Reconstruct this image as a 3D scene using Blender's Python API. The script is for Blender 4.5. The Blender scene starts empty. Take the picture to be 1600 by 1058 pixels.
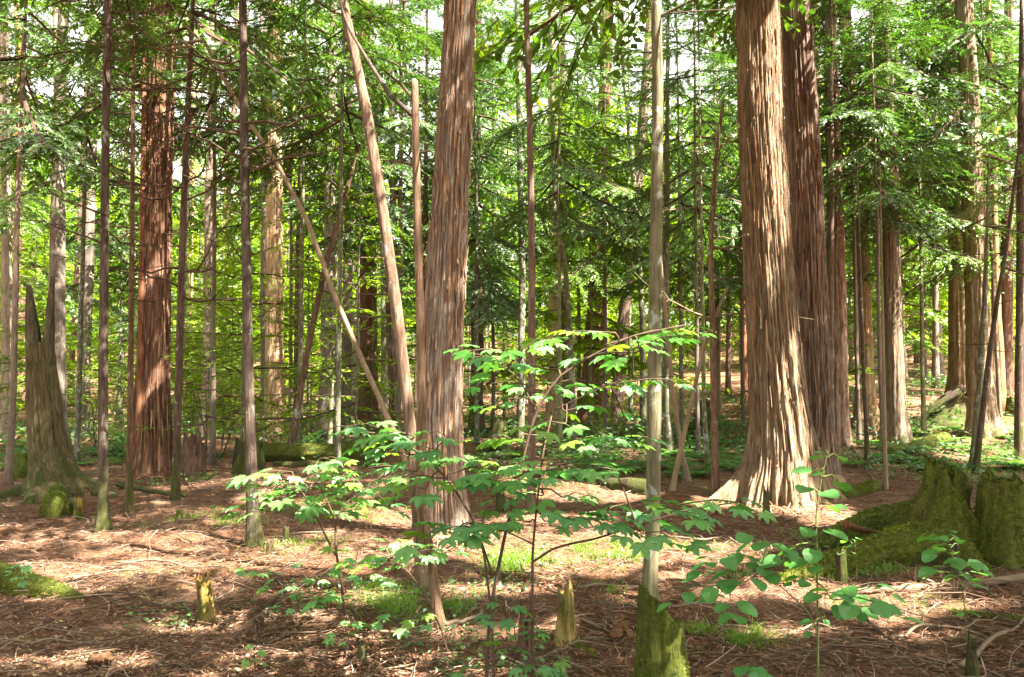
import bpy, math, random
import numpy as np
from mathutils import Vector, Matrix, Euler
R = math.radians
rng = np.random.default_rng(7)
random.seed(7)
SC = bpy.context.scene
COL = SC.collection

# ------------------------------------------------------------------ camera, sky, sun, exposure
FPX = 1244.0                      # focal length in pixels of the 1600 wide photograph
PITCH = math.atan(71 / FPX)
CAMZ = 1.6
cd = bpy.data.cameras.new('camera'); cam = bpy.data.objects.new('camera', cd); COL.objects.link(cam)
cd.sensor_width = 36; cd.lens = 36 * FPX / 1600; cd.clip_end = 1000; cd.clip_start = .05
cam.location = (0, 0, CAMZ); cam.rotation_euler = (R(90) + PITCH, 0, 0)
SC.camera = cam

SUN_EL, SUN_AZ = R(57), R(122)    # azimuth clockwise from +Y (the view direction)
SD = Vector((math.sin(SUN_AZ) * math.cos(SUN_EL), math.cos(SUN_AZ) * math.cos(SUN_EL), math.sin(SUN_EL)))
w = bpy.data.worlds.new('World'); SC.world = w; w.use_nodes = True
nt = w.node_tree; nt.nodes.clear()
sky = nt.nodes.new('ShaderNodeTexSky'); sky.sky_type = 'NISHITA'; sky.sun_disc = False
sky.sun_elevation = SUN_EL; sky.sun_rotation = SUN_AZ; sky.dust_density = 4; sky.air_density = 1.0; sky.ozone_density = 1.0
hsv = nt.nodes.new('ShaderNodeHueSaturation'); hsv.inputs['Saturation'].default_value = .12
bg = nt.nodes.new('ShaderNodeBackground'); bg.inputs['Strength'].default_value = .08
wo = nt.nodes.new('ShaderNodeOutputWorld')
nt.links.new(sky.outputs[0], hsv.inputs['Color']); tint = nt.nodes.new('ShaderNodeMix'); tint.data_type = 'RGBA'; tint.blend_type = 'MULTIPLY'; tint.inputs[0].default_value = 1; tint.inputs[7].default_value = (1, .97, .88, 1); nt.links.new(hsv.outputs[0], tint.inputs[6]); nt.links.new(tint.outputs[2], bg.inputs[0]); nt.links.new(bg.outputs[0], wo.inputs[0])
sl = bpy.data.lights.new('sun', 'SUN'); sl.energy = 5; sl.angle = R(.55); sl.color = (1, .93, .80)
so = bpy.data.objects.new('sun', sl); COL.objects.link(so); so.rotation_euler = SD.to_track_quat('Z', 'Y').to_euler()
so.location = SD * 60
SC.view_settings.view_transform = 'Standard'; SC.view_settings.look = 'None'
SC.view_settings.exposure = 3.3; SC.view_settings.gamma = 1; SC.view_settings.use_curve_mapping = False
SC.render.engine = 'CYCLES'
cy = SC.cycles
cy.max_bounces = 6; cy.diffuse_bounces = 4; cy.glossy_bounces = 2; cy.transmission_bounces = 4; cy.transparent_max_bounces = 4
cy.sample_clamp_indirect = 6; cy.use_denoising = True; cy.caustics_reflective = False; cy.caustics_refractive = False

# ------------------------------------------------------------------ numpy noise
def _h(ix, iy, iz, seed):
    n = (ix.astype(np.int64) * 374761393 + iy.astype(np.int64) * 668265263 + iz.astype(np.int64) * 2147483647 + seed * 974634777) & 0xffffffff
    n = ((n ^ (n >> 13)) * 1274126177) & 0xffffffff
    n = ((n ^ (n >> 16)) * 2246822519) & 0xffffffff
    return ((n ^ (n >> 15)) & 0xffffff) / float(0xffffff)
def noise(x, y, z=0, seed=0):
    x, y, z = np.broadcast_arrays(np.asarray(x, float), np.asarray(y, float), np.asarray(z, float))
    xi, yi, zi = np.floor(x), np.floor(y), np.floor(z)
    fx, fy, fz = x - xi, y - yi, z - zi
    fx, fy, fz = fx*fx*(3-2*fx), fy*fy*(3-2*fy), fz*fz*(3-2*fz)
    r = 0
    for a in (0, 1):
        for b in (0, 1):
            for c in (0, 1):
                r = r + _h(xi + a, yi + b, zi + c, seed) * (fx if a else 1-fx) * (fy if b else 1-fy) * (fz if c else 1-fz)
    return r * 2 - 1
def fbm(x, y, z=0, seed=0, o=3):
    r, a, s = 0, 1, 0
    for k in range(o):
        r = r + a * noise(x * 2**k, y * 2**k, z * 2**k, seed + k); s += a; a *= .5
    return r / s
def sstep(a, b, x):
    t = np.clip((np.asarray(x, float) - a) / (b - a), 0, 1); return t*t*(3-2*t)

# ------------------------------------------------------------------ terrain height, pixels to places
def hgt(x, y):
    x = np.asarray(x, float); y = np.asarray(y, float)
    d = np.hypot(x, y)
    z = .12 * noise(x*.28, y*.28, 0, 3) + .05 * noise(x*.9, y*.9, 0, 4) + .022 * noise(x*2.6, y*2.6, 0, 5)
    z = z * sstep(1, 5, d)
    z = z + 1.0 * sstep(3.5, 15, x) * sstep(13, 30, y) + .5 * sstep(2, 9, x) * sstep(20, 34, y)
    z = z + .25 * sstep(-4, -12, x) * sstep(12, 20, y) * noise(x*.2, y*.2, 0, 8) + 7 * sstep(34, 100, y) 
    return z
def ray(px, py):
    u, v = (px - 800) / FPX, (529 - py) / FPX
    c, s = math.cos(PITCH), math.sin(PITCH)
    return np.array([u, c - s * v, s + c * v])
def at(px, py, Y):
    d = ray(px, py); return np.array([0, 0, CAMZ]) + d * (Y / d[1])
def ground(px, py):
    d = ray(px, py); y = np.linspace(2, 70, 6801)
    P = d[None] * (y / d[1])[:, None]
    b = (P[:, 2] + CAMZ) < hgt(P[:, 0], P[:, 1])
    i = int(np.argmax(b)) if b.any() else len(y) - 1
    return np.array([P[i, 0], P[i, 1], float(hgt(P[i, 0], P[i, 1]))])
def onz(x, y): return float(hgt(x, y))

# ------------------------------------------------------------------ mesh helpers
def mesh(name, V, F, mats, mid=None, smooth=True):
    me = bpy.data.meshes.new(name)
    V = np.ascontiguousarray(V, np.float32)
    F = [np.asarray(f, np.int32) for f in (F if isinstance(F, list) else [F]) if len(f)]
    me.vertices.add(len(V)); me.vertices.foreach_set('co', V.ravel())
    loops = np.concatenate([f.ravel() for f in F]); tot = np.concatenate([np.full(len(f), f.shape[1], np.int32) for f in F])
    start = np.concatenate([[0], np.cumsum(tot)[:-1]]).astype(np.int32)
    me.loops.add(len(loops)); me.loops.foreach_set('vertex_index', loops.astype(np.int32))
    me.polygons.add(len(tot)); me.polygons.foreach_set('loop_start', start)
    for m in (mats if isinstance(mats, (list, tuple)) else [mats]): me.materials.append(m)
    if mid is not None: me.polygons.foreach_set('material_index', np.asarray(mid, np.int32))
    me.update(calc_edges=True)
    me.polygons.foreach_set('use_smooth', np.full(len(tot), bool(smooth)))
    return me
def obj(name, me, parent=None, loc=None, rot=None, scale=None):
    o = bpy.data.objects.new(name, me); COL.objects.link(o)
    if parent is not None: o.parent = parent
    if loc is not None: o.location = [float(v) for v in loc]
    if rot is not None: o.rotation_euler = rot
    if scale is not None: o.scale = (scale,)*3 if np.isscalar(scale) else scale
    return o
def tag(o, label=None, cat=None, group=None, kind=None):
    if label: o['label'] = label
    if cat: o['category'] = cat
    if group: o['group'] = group
    if kind: o['kind'] = kind
    return o
def thing(name, loc, label, cat, group=None, rz=0):
    return tag(obj(name, None, None, loc, (0, 0, rz)), label, cat, group)
class MB:
    """collects quads (and triangles stored as quads' list) into one mesh"""
    def __init__(s): s.V = []; s.F4 = []; s.F3 = []; s.m4 = []; s.m3 = []; s.n = 0
    def add(s, V, F4=None, F3=None, m=0):
        V = np.asarray(V, float).reshape(-1, 3)
        if F4 is not None and len(F4): s.F4.append(np.asarray(F4) + s.n); s.m4.append(np.full(len(F4), m))
        if F3 is not None and len(F3): s.F3.append(np.asarray(F3) + s.n); s.m3.append(np.full(len(F3), m))
        s.V.append(V); s.n += len(V)
    def arr(s):
        V = np.concatenate(s.V)
        F4 = np.concatenate(s.F4) if s.F4 else np.zeros((0, 4), int); F3 = np.concatenate(s.F3) if s.F3 else np.zeros((0, 3), int)
        return V, F4, F3, np.concatenate(s.m4) if s.m4 else np.zeros(0, int), np.concatenate(s.m3) if s.m3 else np.zeros(0, int)
    def mesh(s, name, mats, smooth=True):
        V, F4, F3, a, b = s.arr(); return mesh(name, V, [F4, F3], mats, np.concatenate([a, b]), smooth)
    def merge(s, tpl, M, t, mask=None):
        """add template arrays (V,F4,F3,m4,m3) under 3x3 M and offset t"""
        V, F4, F3, a, b = tpl
        s.V.append(V @ np.asarray(M).T + np.asarray(t)); 
        if len(F4): s.F4.append(F4 + s.n); s.m4.append(a)
        if len(F3): s.F3.append(F3 + s.n); s.m3.append(b)
        s.n += len(V)
def norm(v): v = np.asarray(v, float); return v / (np.linalg.norm(v, axis=-1, keepdims=True) + 1e-12)
def rotm(x=0, y=0, z=0): return np.array(Euler((x, y, z)).to_matrix())
def smooth_path(P, n, extra=None):
    """resample control points to n points with a Catmull-Rom like smoothing; extra columns follow"""
    P = np.asarray(P, float); d = np.concatenate([[0], np.cumsum(np.linalg.norm(np.diff(P[:, :3], axis=0), axis=1))])
    m = max(n * 3, 60); t = np.linspace(0, d[-1], m)
    Q = np.stack([np.interp(t, d, P[:, k]) for k in range(P.shape[1])], 1)
    k = max(3, m // (2 * len(P))) | 1; ker = np.hanning(k + 2)[1:-1]; ker /= ker.sum()
    pad = k // 2
    a = 2*Q[0] - Q[1:pad+1][::-1]; b = 2*Q[-1] - Q[-pad-1:-1][::-1]
    Qp = np.concatenate([a, Q, b]); Qs = np.stack([np.convolve(Qp[:, c], ker, 'valid') for c in range(Q.shape[1])], 1)
    ti = np.linspace(0, m - 1, n)
    return np.stack([np.interp(ti, np.arange(m), Qs[:, c]) for c in range(Q.shape[1])], 1)
def tube(path, rad, segs, disp=None, cap=True, vertical=False):
    """path (n,3), rad (n,) -> V, F4, F3.  disp(theta(n,s), P) gives a factor (n,s)"""
    path = np.asarray(path, float); n = len(path); rad = np.asarray(rad, float) * np.ones(n)
    T = norm(np.gradient(path, axis=0)) if not vertical else np.tile([0, 0, 1.], (n, 1))
    ref = np.array([0, 1., 0]) if abs(T[n//2][1]) < .8 else np.array([1., 0, 0])
    A = norm(np.cross(ref, T)); B = np.cross(T, A)
    th = np.linspace(0, 2*np.pi, segs, endpoint=False)
    rr = rad[:, None] * np.ones((n, segs))
    if disp is not None: rr = rr * disp(np.tile(th, (n, 1)), path)
    V = path[:, None] + rr[..., None] * (np.cos(th)[None, :, None] * A[:, None] + np.sin(th)[None, :, None] * B[:, None])
    V = V.reshape(-1, 3)
    i = np.arange(n - 1)[:, None] * segs; j = np.arange(segs)[None]; j2 = (j + 1) % segs
    F4 = np.stack([i + j, i + j2, i + segs + j2, i + segs + j], -1).reshape(-1, 4)
    F3 = np.zeros((0, 3), int)
    if cap:
        V = np.concatenate([V, path[:1], path[-1:]]); c0, c1 = n*segs, n*segs + 1; j = np.arange(segs); j2 = (j + 1) % segs
        F3 = np.concatenate([np.stack([np.full(segs, c0), j2, j], 1), np.stack([np.full(segs, c1), (n-1)*segs + j, (n-1)*segs + j2], 1)])
    return V, F4, F3

# ------------------------------------------------------------------ materials
def nodes(m):
    m.use_nodes = True; t = m.node_tree; t.nodes.clear(); return t
def N(t, typ, **kw):
    n = t.nodes.new(typ)
    for k, v in kw.items():
        if k[0] == '_': setattr(n, k[1:], v)
        else: n.inputs[k.replace('__', ' ')].default_value = v
    return n
def L(t, a, b): t.links.new(a, b)
def ramp(t, fac, stops, interp='LINEAR'):
    r = t.nodes.new('ShaderNodeValToRGB'); r.color_ramp.interpolation = interp; e = r.color_ramp.elements
    while len(e) < len(stops): e.new(.5)
    for i, (p, c) in enumerate(stops): e[i].position = p; e[i].color = (*c, 1) if len(c) == 3 else c
    L(t, fac, r.inputs[0]); return r.outputs[0]
def mixc(t, fac, a, b, mode='MIX'):
    m = t.nodes.new('ShaderNodeMix'); m.data_type = 'RGBA'; m.blend_type = mode
    for sck, v in ((m.inputs[0], fac), (m.inputs[6], a), (m.inputs[7], b)):
        if hasattr(v, 'links') or hasattr(v, 'is_linked'): L(t, v, sck)
        else: sck.default_value = (*v, 1) if isinstance(v, tuple) else v
    return m.outputs[2]
def math_(t, op, a, b=0.0, clamp=False):
    m = t.nodes.new('ShaderNodeMath'); m.operation = op; m.use_clamp = clamp
    for s, v in ((m.inputs[0], a), (m.inputs[1], b)):
        if hasattr(v, 'is_linked'): L(t, v, s)
        else: s.default_value = v
    return m.outputs[0]
def noise_tex(t, vec, scale, detail=4, rough=.6, sc=(1, 1, 1), dist=0):
    mp = N(t, 'ShaderNodeMapping'); mp.inputs['Scale'].default_value = sc; L(t, vec, mp.inputs[0])
    n = N(t, 'ShaderNodeTexNoise', Scale=scale, Detail=detail, Roughness=rough, Distortion=dist); L(t, mp.outputs[0], n.inputs['Vector'])
    return n.outputs['Fac']
def bark(name, c0, c1, c2, moss=.0, mossh=1.5, lichen=0.0, fib=1.0, bump=1.0, mosscol=((.028, .042, .006), (.09, .11, .014))):
    m = bpy.data.materials.new(name); t = nodes(m)
    tc = N(t, 'ShaderNodeTexCoord'); v = tc.outputs['Object']
    oi = N(t, 'ShaderNodeObjectInfo')
    off = N(t, 'ShaderNodeVectorMath', _operation='ADD'); L(t, v, off.inputs[0]); 
    cx = N(t, 'ShaderNodeCombineXYZ'); L(t, math_(t, 'MULTIPLY', oi.outputs['Random'], 37), cx.inputs[2]); L(t, cx.outputs[0], off.inputs[1])
    v2 = off.outputs[0]
    big = noise_tex(t, v2, 3.2 * fib, 5, .62, (1, 1, .22), .3)
    fine = noise_tex(t, v2, 34 * fib, 5, .75, (1, 1, .04), .25)
    micro = noise_tex(t, v2, 90 * fib, 3, .6, (1, 1, .2))
    fib2 = noise_tex(t, v2, 100 * fib, 3, .7, (1, 1, .07))
    mpv = N(t, 'ShaderNodeMapping'); mpv.inputs['Scale'].default_value = (1, 1, .13); L(t, v2, mpv.inputs[0])
    wob = N(t, 'ShaderNodeVectorMath', _operation='ADD'); L(t, mpv.outputs[0], wob.inputs[0]); cw = N(t, 'ShaderNodeCombineXYZ'); L(t, math_(t, 'MULTIPLY', fine, .02), cw.inputs[0]); L(t, math_(t, 'MULTIPLY', big, .03), cw.inputs[1]); L(t, cw.outputs[0], wob.inputs[1])
    vo = N(t, 'ShaderNodeTexVoronoi', Scale=38*fib); L(t, wob.outputs[0], vo.inputs['Vector'])
    sv = N(t, 'ShaderNodeSeparateColor'); L(t, vo.outputs['Color'], sv.inputs[0])
    f = math_(t, 'ADD', math_(t, 'ADD', math_(t, 'MULTIPLY', big, .36), math_(t, 'MULTIPLY', fine, .24)), math_(t, 'ADD', math_(t, 'MULTIPLY', sv.outputs[0], .18), math_(t, 'MULTIPLY', fib2, .22)))
    col = ramp(t, f, [(.36, c0), (.48, c1), (.64, c2)])
    col = mixc(t, ramp(t, micro, [(.35, (0, 0, 0)), (.7, (.35, .35, .35))]), col, tuple(min(1, k * 1.5) for k in c1))
    gap = noise_tex(t, v2, 15 * fib, 3, .6, (1, 1, .03), .1)
    col = mixc(t, ramp(t, math_(t, 'ABSOLUTE', math_(t, 'SUBTRACT', gap, .5)), [(.0, (.75, .75, .75)), (.014, (0, 0, 0))]), col, tuple(k*.45 for k in c0))
    hue = N(t, 'ShaderNodeHueSaturation'); L(t, col, hue.inputs['Color'])
    L(t, math_(t, 'ADD', math_(t, 'MULTIPLY', oi.outputs['Random'], .5), .75), hue.inputs['Value'])
    L(t, math_(t, 'ADD', math_(t, 'MULTIPLY', oi.outputs['Random'], .35), .72), hue.inputs['Saturation'])
    col = hue.outputs[0]
    if lichen:
        ln = noise_tex(t, v2, 9, 4, .6, (1, 1, .7), .4)
        col = mixc(t, ramp(t, ln, [(.60 - lichen*.1, (0, 0, 0)), (.66 - lichen*.1, (.85, .85, .85))]), col, (.33, .35, .30))
    if moss:
        sp = N(t, 'ShaderNodeSeparateXYZ'); L(t, v, sp.inputs[0])
        z = math_(t, 'DIVIDE', sp.outputs[2], mossh)
        mn = noise_tex(t, v2, 5, 5, .65, (1, 1, .5), .2)
        k = math_(t, 'SUBTRACT', math_(t, 'ADD', mn, moss * .5), math_(t, 'MULTIPLY', z, .35))
        mc = ramp(t, noise_tex(t, v2, 30, 4, .7), [(.3, mosscol[0]), (.7, mosscol[1])])
        col = mixc(t, ramp(t, k, [(.56, (0, 0, 0)), (.74, (.9, .9, .9))]), col, mc)
    b = N(t, 'ShaderNodeBump', Strength=bump, Distance=.03)
    L(t, math_(t, 'ADD', math_(t, 'ADD', fine, math_(t, 'MULTIPLY', sv.outputs[1], .3)), math_(t, 'ADD', math_(t, 'MULTIPLY', micro, .25), math_(t, 'MULTIPLY', fib2, .6))), b.inputs['Height']); b.inputs['Distance'].default_value = .04
    p = N(t, 'ShaderNodeBsdfPrincipled', Roughness=.85); p.inputs['Specular IOR Level'].default_value = .25
    L(t, col, p.inputs['Base Color']); L(t, b.outputs[0], p.inputs['Normal'])
    o = N(t, 'ShaderNodeOutputMaterial'); L(t, p.outputs[0], o.inputs[0])
    return m
def leafmat(name, c0, c1, c2, trans=.45, gloss=.06, tmul=(1.3, 1.5, .6), rough=.45, nscale=.6, orand=.2):
    m = bpy.data.materials.new(name); t = nodes(m)
    g = N(t, 'ShaderNodeNewGeometry'); oi = N(t, 'ShaderNodeObjectInfo')
    tc = N(t, 'ShaderNodeTexCoord')
    n = noise_tex(t, g.outputs['Position'], nscale, 2, .5)
    f = math_(t, 'ADD', math_(t, 'MULTIPLY', g.outputs['Random Per Island'], .45), math_(t, 'ADD', math_(t, 'MULTIPLY', oi.outputs['Random'], orand), math_(t, 'MULTIPLY', n, .5)))
    col = ramp(t, f, [(.25, c0), (.55, c1), (.92, c2)])
    fine = noise_tex(t, tc.outputs['Object'], 60, 3, .6)
    col = mixc(t, .5, col, ramp(t, fine, [(.3, (.6, .6, .6)), (.7, (1.25, 1.25, 1.2))]), 'MULTIPLY')
    d = N(t, 'ShaderNodeBsdfDiffuse'); L(t, col, d.inputs[0])
    tr = N(t, 'ShaderNodeBsdfTranslucent'); L(t, mixc(t, 1.0, col, (*tmul,), 'MULTIPLY'), tr.inputs[0])
    mx = N(t, 'ShaderNodeMixShader'); mx.inputs[0].default_value = trans; L(t, d.outputs[0], mx.inputs[1]); L(t, tr.outputs[0], mx.inputs[2])
    gl = N(t, 'ShaderNodeBsdfGlossy', Roughness=rough); gl.inputs[0].default_value = (1, 1, 1, 1)
    m2 = N(t, 'ShaderNodeMixShader'); m2.inputs[0].default_value = gloss; L(t, mx.outputs[0], m2.inputs[1]); L(t, gl.outputs[0], m2.inputs[2])
    o = N(t, 'ShaderNodeOutputMaterial'); L(t, m2.outputs[0], o.inputs[0])
    return m
def plain(name, stops, scale=20, sc=(1, 1, 1), rough=.9, bump=.4, island=0.5, dist=.01):
    m = bpy.data.materials.new(name); t = nodes(m); tc = N(t, 'ShaderNodeTexCoord'); g = N(t, 'ShaderNodeNewGeometry')
    n = noise_tex(t, tc.outputs['Object'], scale, 5, .65, sc)
    f = math_(t, 'ADD', math_(t, 'MULTIPLY', n, 1 - island), math_(t, 'MULTIPLY', g.outputs['Random Per Island'], island))
    col = ramp(t, f, stops)
    b = N(t, 'ShaderNodeBump', Strength=bump, Distance=dist); L(t, n, b.inputs['Height'])
    p = N(t, 'ShaderNodeBsdfPrincipled', Roughness=rough); p.inputs['Specular IOR Level'].default_value = .2
    L(t, col, p.inputs['Base Color']); L(t, b.outputs[0], p.inputs['Normal'])
    o = N(t, 'ShaderNodeOutputMaterial'); L(t, p.outputs[0], o.inputs[0]); return m

M_RED = bark('bark_peeling_red', (.10, .036, .018), (.22, .115, .068), (.40, .325, .245), moss=.10, mossh=.9)
M_CENTRE = bark('bark_grey_flaking', (.12, .055, .038), (.27, .19, .145), (.44, .39, .325), moss=.06, mossh=.8)
M_DARKRED = bark('bark_dark_red', (.06, .02, .010), (.16, .062, .03), (.30, .17, .10), moss=.05, mossh=.8)
M_TAN = bark('bark_peeling_tan', (.12, .052, .018), (.30, .185, .088), (.47, .37, .22), moss=.16, mossh=.7)
M_PALE = bark('bark_pale_tan', (.2, .08, .035), (.42, .27, .15), (.56, .46, .32), moss=.05, mossh=.6)
M_THIN = bark('bark_thin_brown', (.04, .02, .012), (.105, .06, .036), (.19, .135, .085), moss=.42, mossh=1.6, lichen=-.2, fib=1.6, bump=.7)
M_PINK = bark('bark_thin_pinkish', (.055, .03, .018), (.14, .08, .05), (.25, .18, .12), moss=.1, mossh=.8, lichen=-.3, fib=1.4, bump=.5)
M_SMOOTH = bark('bark_smooth_mottled', (.075, .064, .02), (.155, .13, .05), (.24, .205, .095), moss=.14, mossh=2.0, lichen=.1, fib=1.3, bump=.25)
M_GREENISH = bark('bark_thin_greenish', (.06, .055, .03), (.13, .12, .06), (.22, .21, .12), moss=.25, mossh=3.0, lichen=.5, fib=1.5, bump=.3)
M_SNAG = bark('snag_wood', (.05, .034, .014), (.105, .08, .036), (.18, .15, .075), moss=.34, mossh=2.2)
M_GREY = bark('bark_grey_distant', (.10, .07, .05), (.21, .155, .12), (.33, .27, .22), moss=.1, mossh=1.0)
M_MOSSY = bark('mossy_rotten_wood', (.05, .028, .012), (.11, .07, .03), (.2, .14, .07), moss=.72, mossh=5, mosscol=((.03, .05, .005), (.14, .16, .014)), bump=.9)
M_DARKMOSS = bark('dark_rotten_wood', (.02, .012, .008), (.05, .03, .018), (.1, .065, .04), moss=.42, mossh=3, bump=.9)
M_YELLOWWOOD = bark('yellow_rotten_wood', (.11, .05, .015), (.36, .23, .06), (.55, .43, .16), moss=.26, mossh=3, fib=2, bump=.9)
M_ROT = bark('red_rotten_wood', (.07, .025, .012), (.18, .075, .035), (.30, .17, .09), moss=.1, mossh=2, fib=2, bump=.9)
M_STRIP = plain('bark_strip', [(.2, (.12, .05, .025)), (.5, (.27, .15, .085)), (.88, (.46, .36, .25))], 25, (1, 1, .2), island=.5)
M_DEAD = plain('dead_twig', [(.2, (.06, .038, .024)), (.5, (.15, .105, .07)), (.85, (.30, .235, .165))], 12, island=.6)
M_TWIG = plain('dark_twig', [(.2, (.035, .022, .016)), (.5, (.08, .05, .034)), (.85, (.16, .11, .075))], 12, island=.6)
M_PALETWIG = plain('pale_pole_bark', [(.2, (.13, .09, .05)), (.5, (.25, .185, .12)), (.85, (.36, .29, .2))], 14, (1, 1, .3), island=.1)
M_NEEDLE = leafmat('cypress_foliage', (.025, .062, .008), (.065, .14, .012), (.15, .25, .022), trans=.34, gloss=.05)
M_NEEDLE2 = leafmat('cypress_foliage_bluish', (.03, .075, .02), (.07, .15, .03), (.14, .25, .045), trans=.34, gloss=.07)
M_BROAD = leafmat('broadleaf_foliage', (.09, .18, .008), (.18, .31, .010), (.30, .42, .018), trans=.5, gloss=.02, tmul=(1.5, 1.5, .4))
M_BROADM = leafmat('broadleaf_foliage_deep', (.055, .13, .009), (.11, .21, .012), (.19, .31, .018), trans=.48, gloss=.04)
M_SHRUB = leafmat('shrub_leaf', (.03, .09, .03), (.06, .15, .035), (.13, .24, .04), trans=.42, gloss=.06)
M_MAPLE = leafmat('maple_leaf', (.07, .215, .075), (.105, .285, .095), (.16, .36, .085), trans=.42, gloss=.045, tmul=(1.05, 1.3, .65), rough=.45, orand=.5)
M_MAPLEY = leafmat('young_maple_leaf', (.10, .24, .03), (.17, .33, .035), (.26, .42, .05), trans=.5, gloss=.05, tmul=(1.3, 1.3, .5))
M_HEART = leafmat('heart_leaf', (.06, .21, .055), (.09, .28, .07), (.14, .35, .075), trans=.42, gloss=.05, tmul=(1.5, 1.4, .5), rough=.4)
M_STEMG = plain('green_stem', [(.2, (.08, .10, .03)), (.8, (.16, .18, .06))], 20, island=.2)
M_FERN = leafmat('fern_frond', (.05, .13, .025), (.09, .20, .035), (.16, .29, .05), trans=.45, gloss=.05)
M_GRASS = leafmat('grass_blade', (.08, .17, .015), (.14, .26, .02), (.24, .36, .04), trans=.45, gloss=.05)
M_MOSS = leafmat('moss_tufts', (.03, .05, .005), (.10, .13, .009), (.25, .27, .018), trans=.25, gloss=.02, nscale=4)
M_LITTER = plain('dead_cypress_spray', [(.22, (.045, .018, .009)), (.42, (.14, .058, .030)), (.62, (.25, .135, .09)), (.92, (.46, .32, .24))], 2.2, island=.5, bump=0)
M_STICK = plain('litter_twig', [(.1, (.05, .03, .02)), (.5, (.17, .11, .075)), (.9, (.40, .31, .24))], 6, island=.75, bump=.2)
M_CHIP = plain('dry_leaf', [(.1, (.2, .11, .05)), (.5, (.4, .26, .12)), (.9, (.56, .42, .24))], 6, island=.85, bump=0)
def ground_mat():
    m = bpy.data.materials.new('forest_floor'); t = nodes(m); g = N(t, 'ShaderNodeTexCoord'); v = g.outputs['Object']
    a = noise_tex(t, v, .7, 5, .6); b = noise_tex(t, v, 9, 6, .75, dist=.6); c = noise_tex(t, v, 45, 5, .75, dist=1)
    f = math_(t, 'ADD', math_(t, 'MULTIPLY', b, .45), math_(t, 'MULTIPLY', c, .55))
    col = ramp(t, f, [(.32, (.025, .012, .008)), (.44, (.085, .038, .02)), (.56, (.17, .085, .047)), (.7, (.30, .18, .115))])
    col = mixc(t, ramp(t, a, [(.42, (0, 0, 0)), (.62, (.5, .5, .5))]), col, mixc(t, .6, col, (.30, .2, .14)))
    gr = ramp(t, noise_tex(t, v, .55, 5, .7, (1, 1, 1)), [(.54, (0, 0, 0)), (.66, (.75, .75, .75))])
    gcol = ramp(t, c, [(.3, (.03, .05, .012)), (.7, (.10, .14, .03))])
    col = mixc(t, math_(t, 'MULTIPLY', gr, math_(t, 'GREATER_THAN', b, .5)), col, gcol)
    bp = N(t, 'ShaderNodeBump', Strength=.9, Distance=.03); L(t, f, bp.inputs['Height'])
    p = N(t, 'ShaderNodeBsdfPrincipled', Roughness=.95); p.inputs['Specular IOR Level'].default_value = .1
    L(t, col, p.inputs['Base Color']); L(t, bp.outputs[0], p.inputs['Normal'])
    o = N(t, 'ShaderNodeOutputMaterial'); L(t, p.outputs[0], o.inputs[0]); return m
M_GROUND = ground_mat()

# ------------------------------------------------------------------ ground sheet
def axis_pts(lo, hi, fine_lo, fine_hi, fs, growth):
    a = list(np.arange(fine_lo, fine_hi, fs)); s = fs
    while a[-1] < hi: s *= growth; a.append(a[-1] + s)
    s = fs
    while a[0] > lo: s *= growth; a.insert(0, a[0] - s)
    return np.array(a)
gx = axis_pts(-400, 400, -9, 9, .07, 1.06); gy = axis_pts(-200, 600, 2.5, 14, .07, 1.05)
GX, GY = np.meshgrid(gx, gy); GZ = hgt(GX, GY) + (.012 * noise(GX*8, GY*8, 0, 9) + .008 * noise(GX*19, GY*19, 0, 10)) * (np.hypot(GX, GY) < 16)
nx, ny = len(gx), len(gy); i = np.arange(ny - 1)[:, None]*nx; j = np.arange(nx - 1)[None]
F = np.stack([i + j, i + j + 1, i + nx + j + 1, i + nx + j], -1).reshape(-1, 4)
tag(obj('ground', mesh('ground', np.stack([GX, GY, GZ], -1).reshape(-1, 3), F, M_GROUND)), 'forest floor of reddish brown cypress litter with moss patches', 'ground', kind='structure')

# ------------------------------------------------------------------ bark relief
def bark_disp(k=1.0, amp=.05, flare=0.0, fh=.5, lobes=5, seed=0, z0=0, plates=True):
    def f(th, P):
        z = (P[:, 2] - z0)[:, None] + 0*th; c, s = np.cos(th), np.sin(th)
        q = 3.0 * k
        a = noise(c*q*2.2, s*q*2.2, z*.55, seed); b = noise(c*q*5, s*q*5, z*1.1, seed+1); d = noise(c*q*9, s*q*9, z*3.6, seed+2)
        r = 1 + amp * (.9*a + (np.floor((b*.5+.5)*4)/4*1.3 - .6 if plates else b)*.9 + .7*d) 
        g_ = noise(c*q*3.0 + 5, s*q*3.0, z*.35 + .3*b, seed+9); r = r - amp*1.5*np.exp(-(g_/.11)**2)
        g2 = noise(c*q*6.5 + 5, s*q*6.5, z*.7 + .3*b, seed+10); r = r - amp*.9*np.exp(-(g2/.13)**2)
        if flare:
            e = np.exp(-np.clip(z, -.3, 99)/fh)
            lob = np.abs(noise(c*lobes*.35 + 7, s*lobes*.35 + 3, z*.25, seed+5))
            r = r + flare * e * (2.2*lob - .35)
            r = r - flare * .12 * e * np.abs(b)
        return np.maximum(r, .25)
    return f
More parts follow.
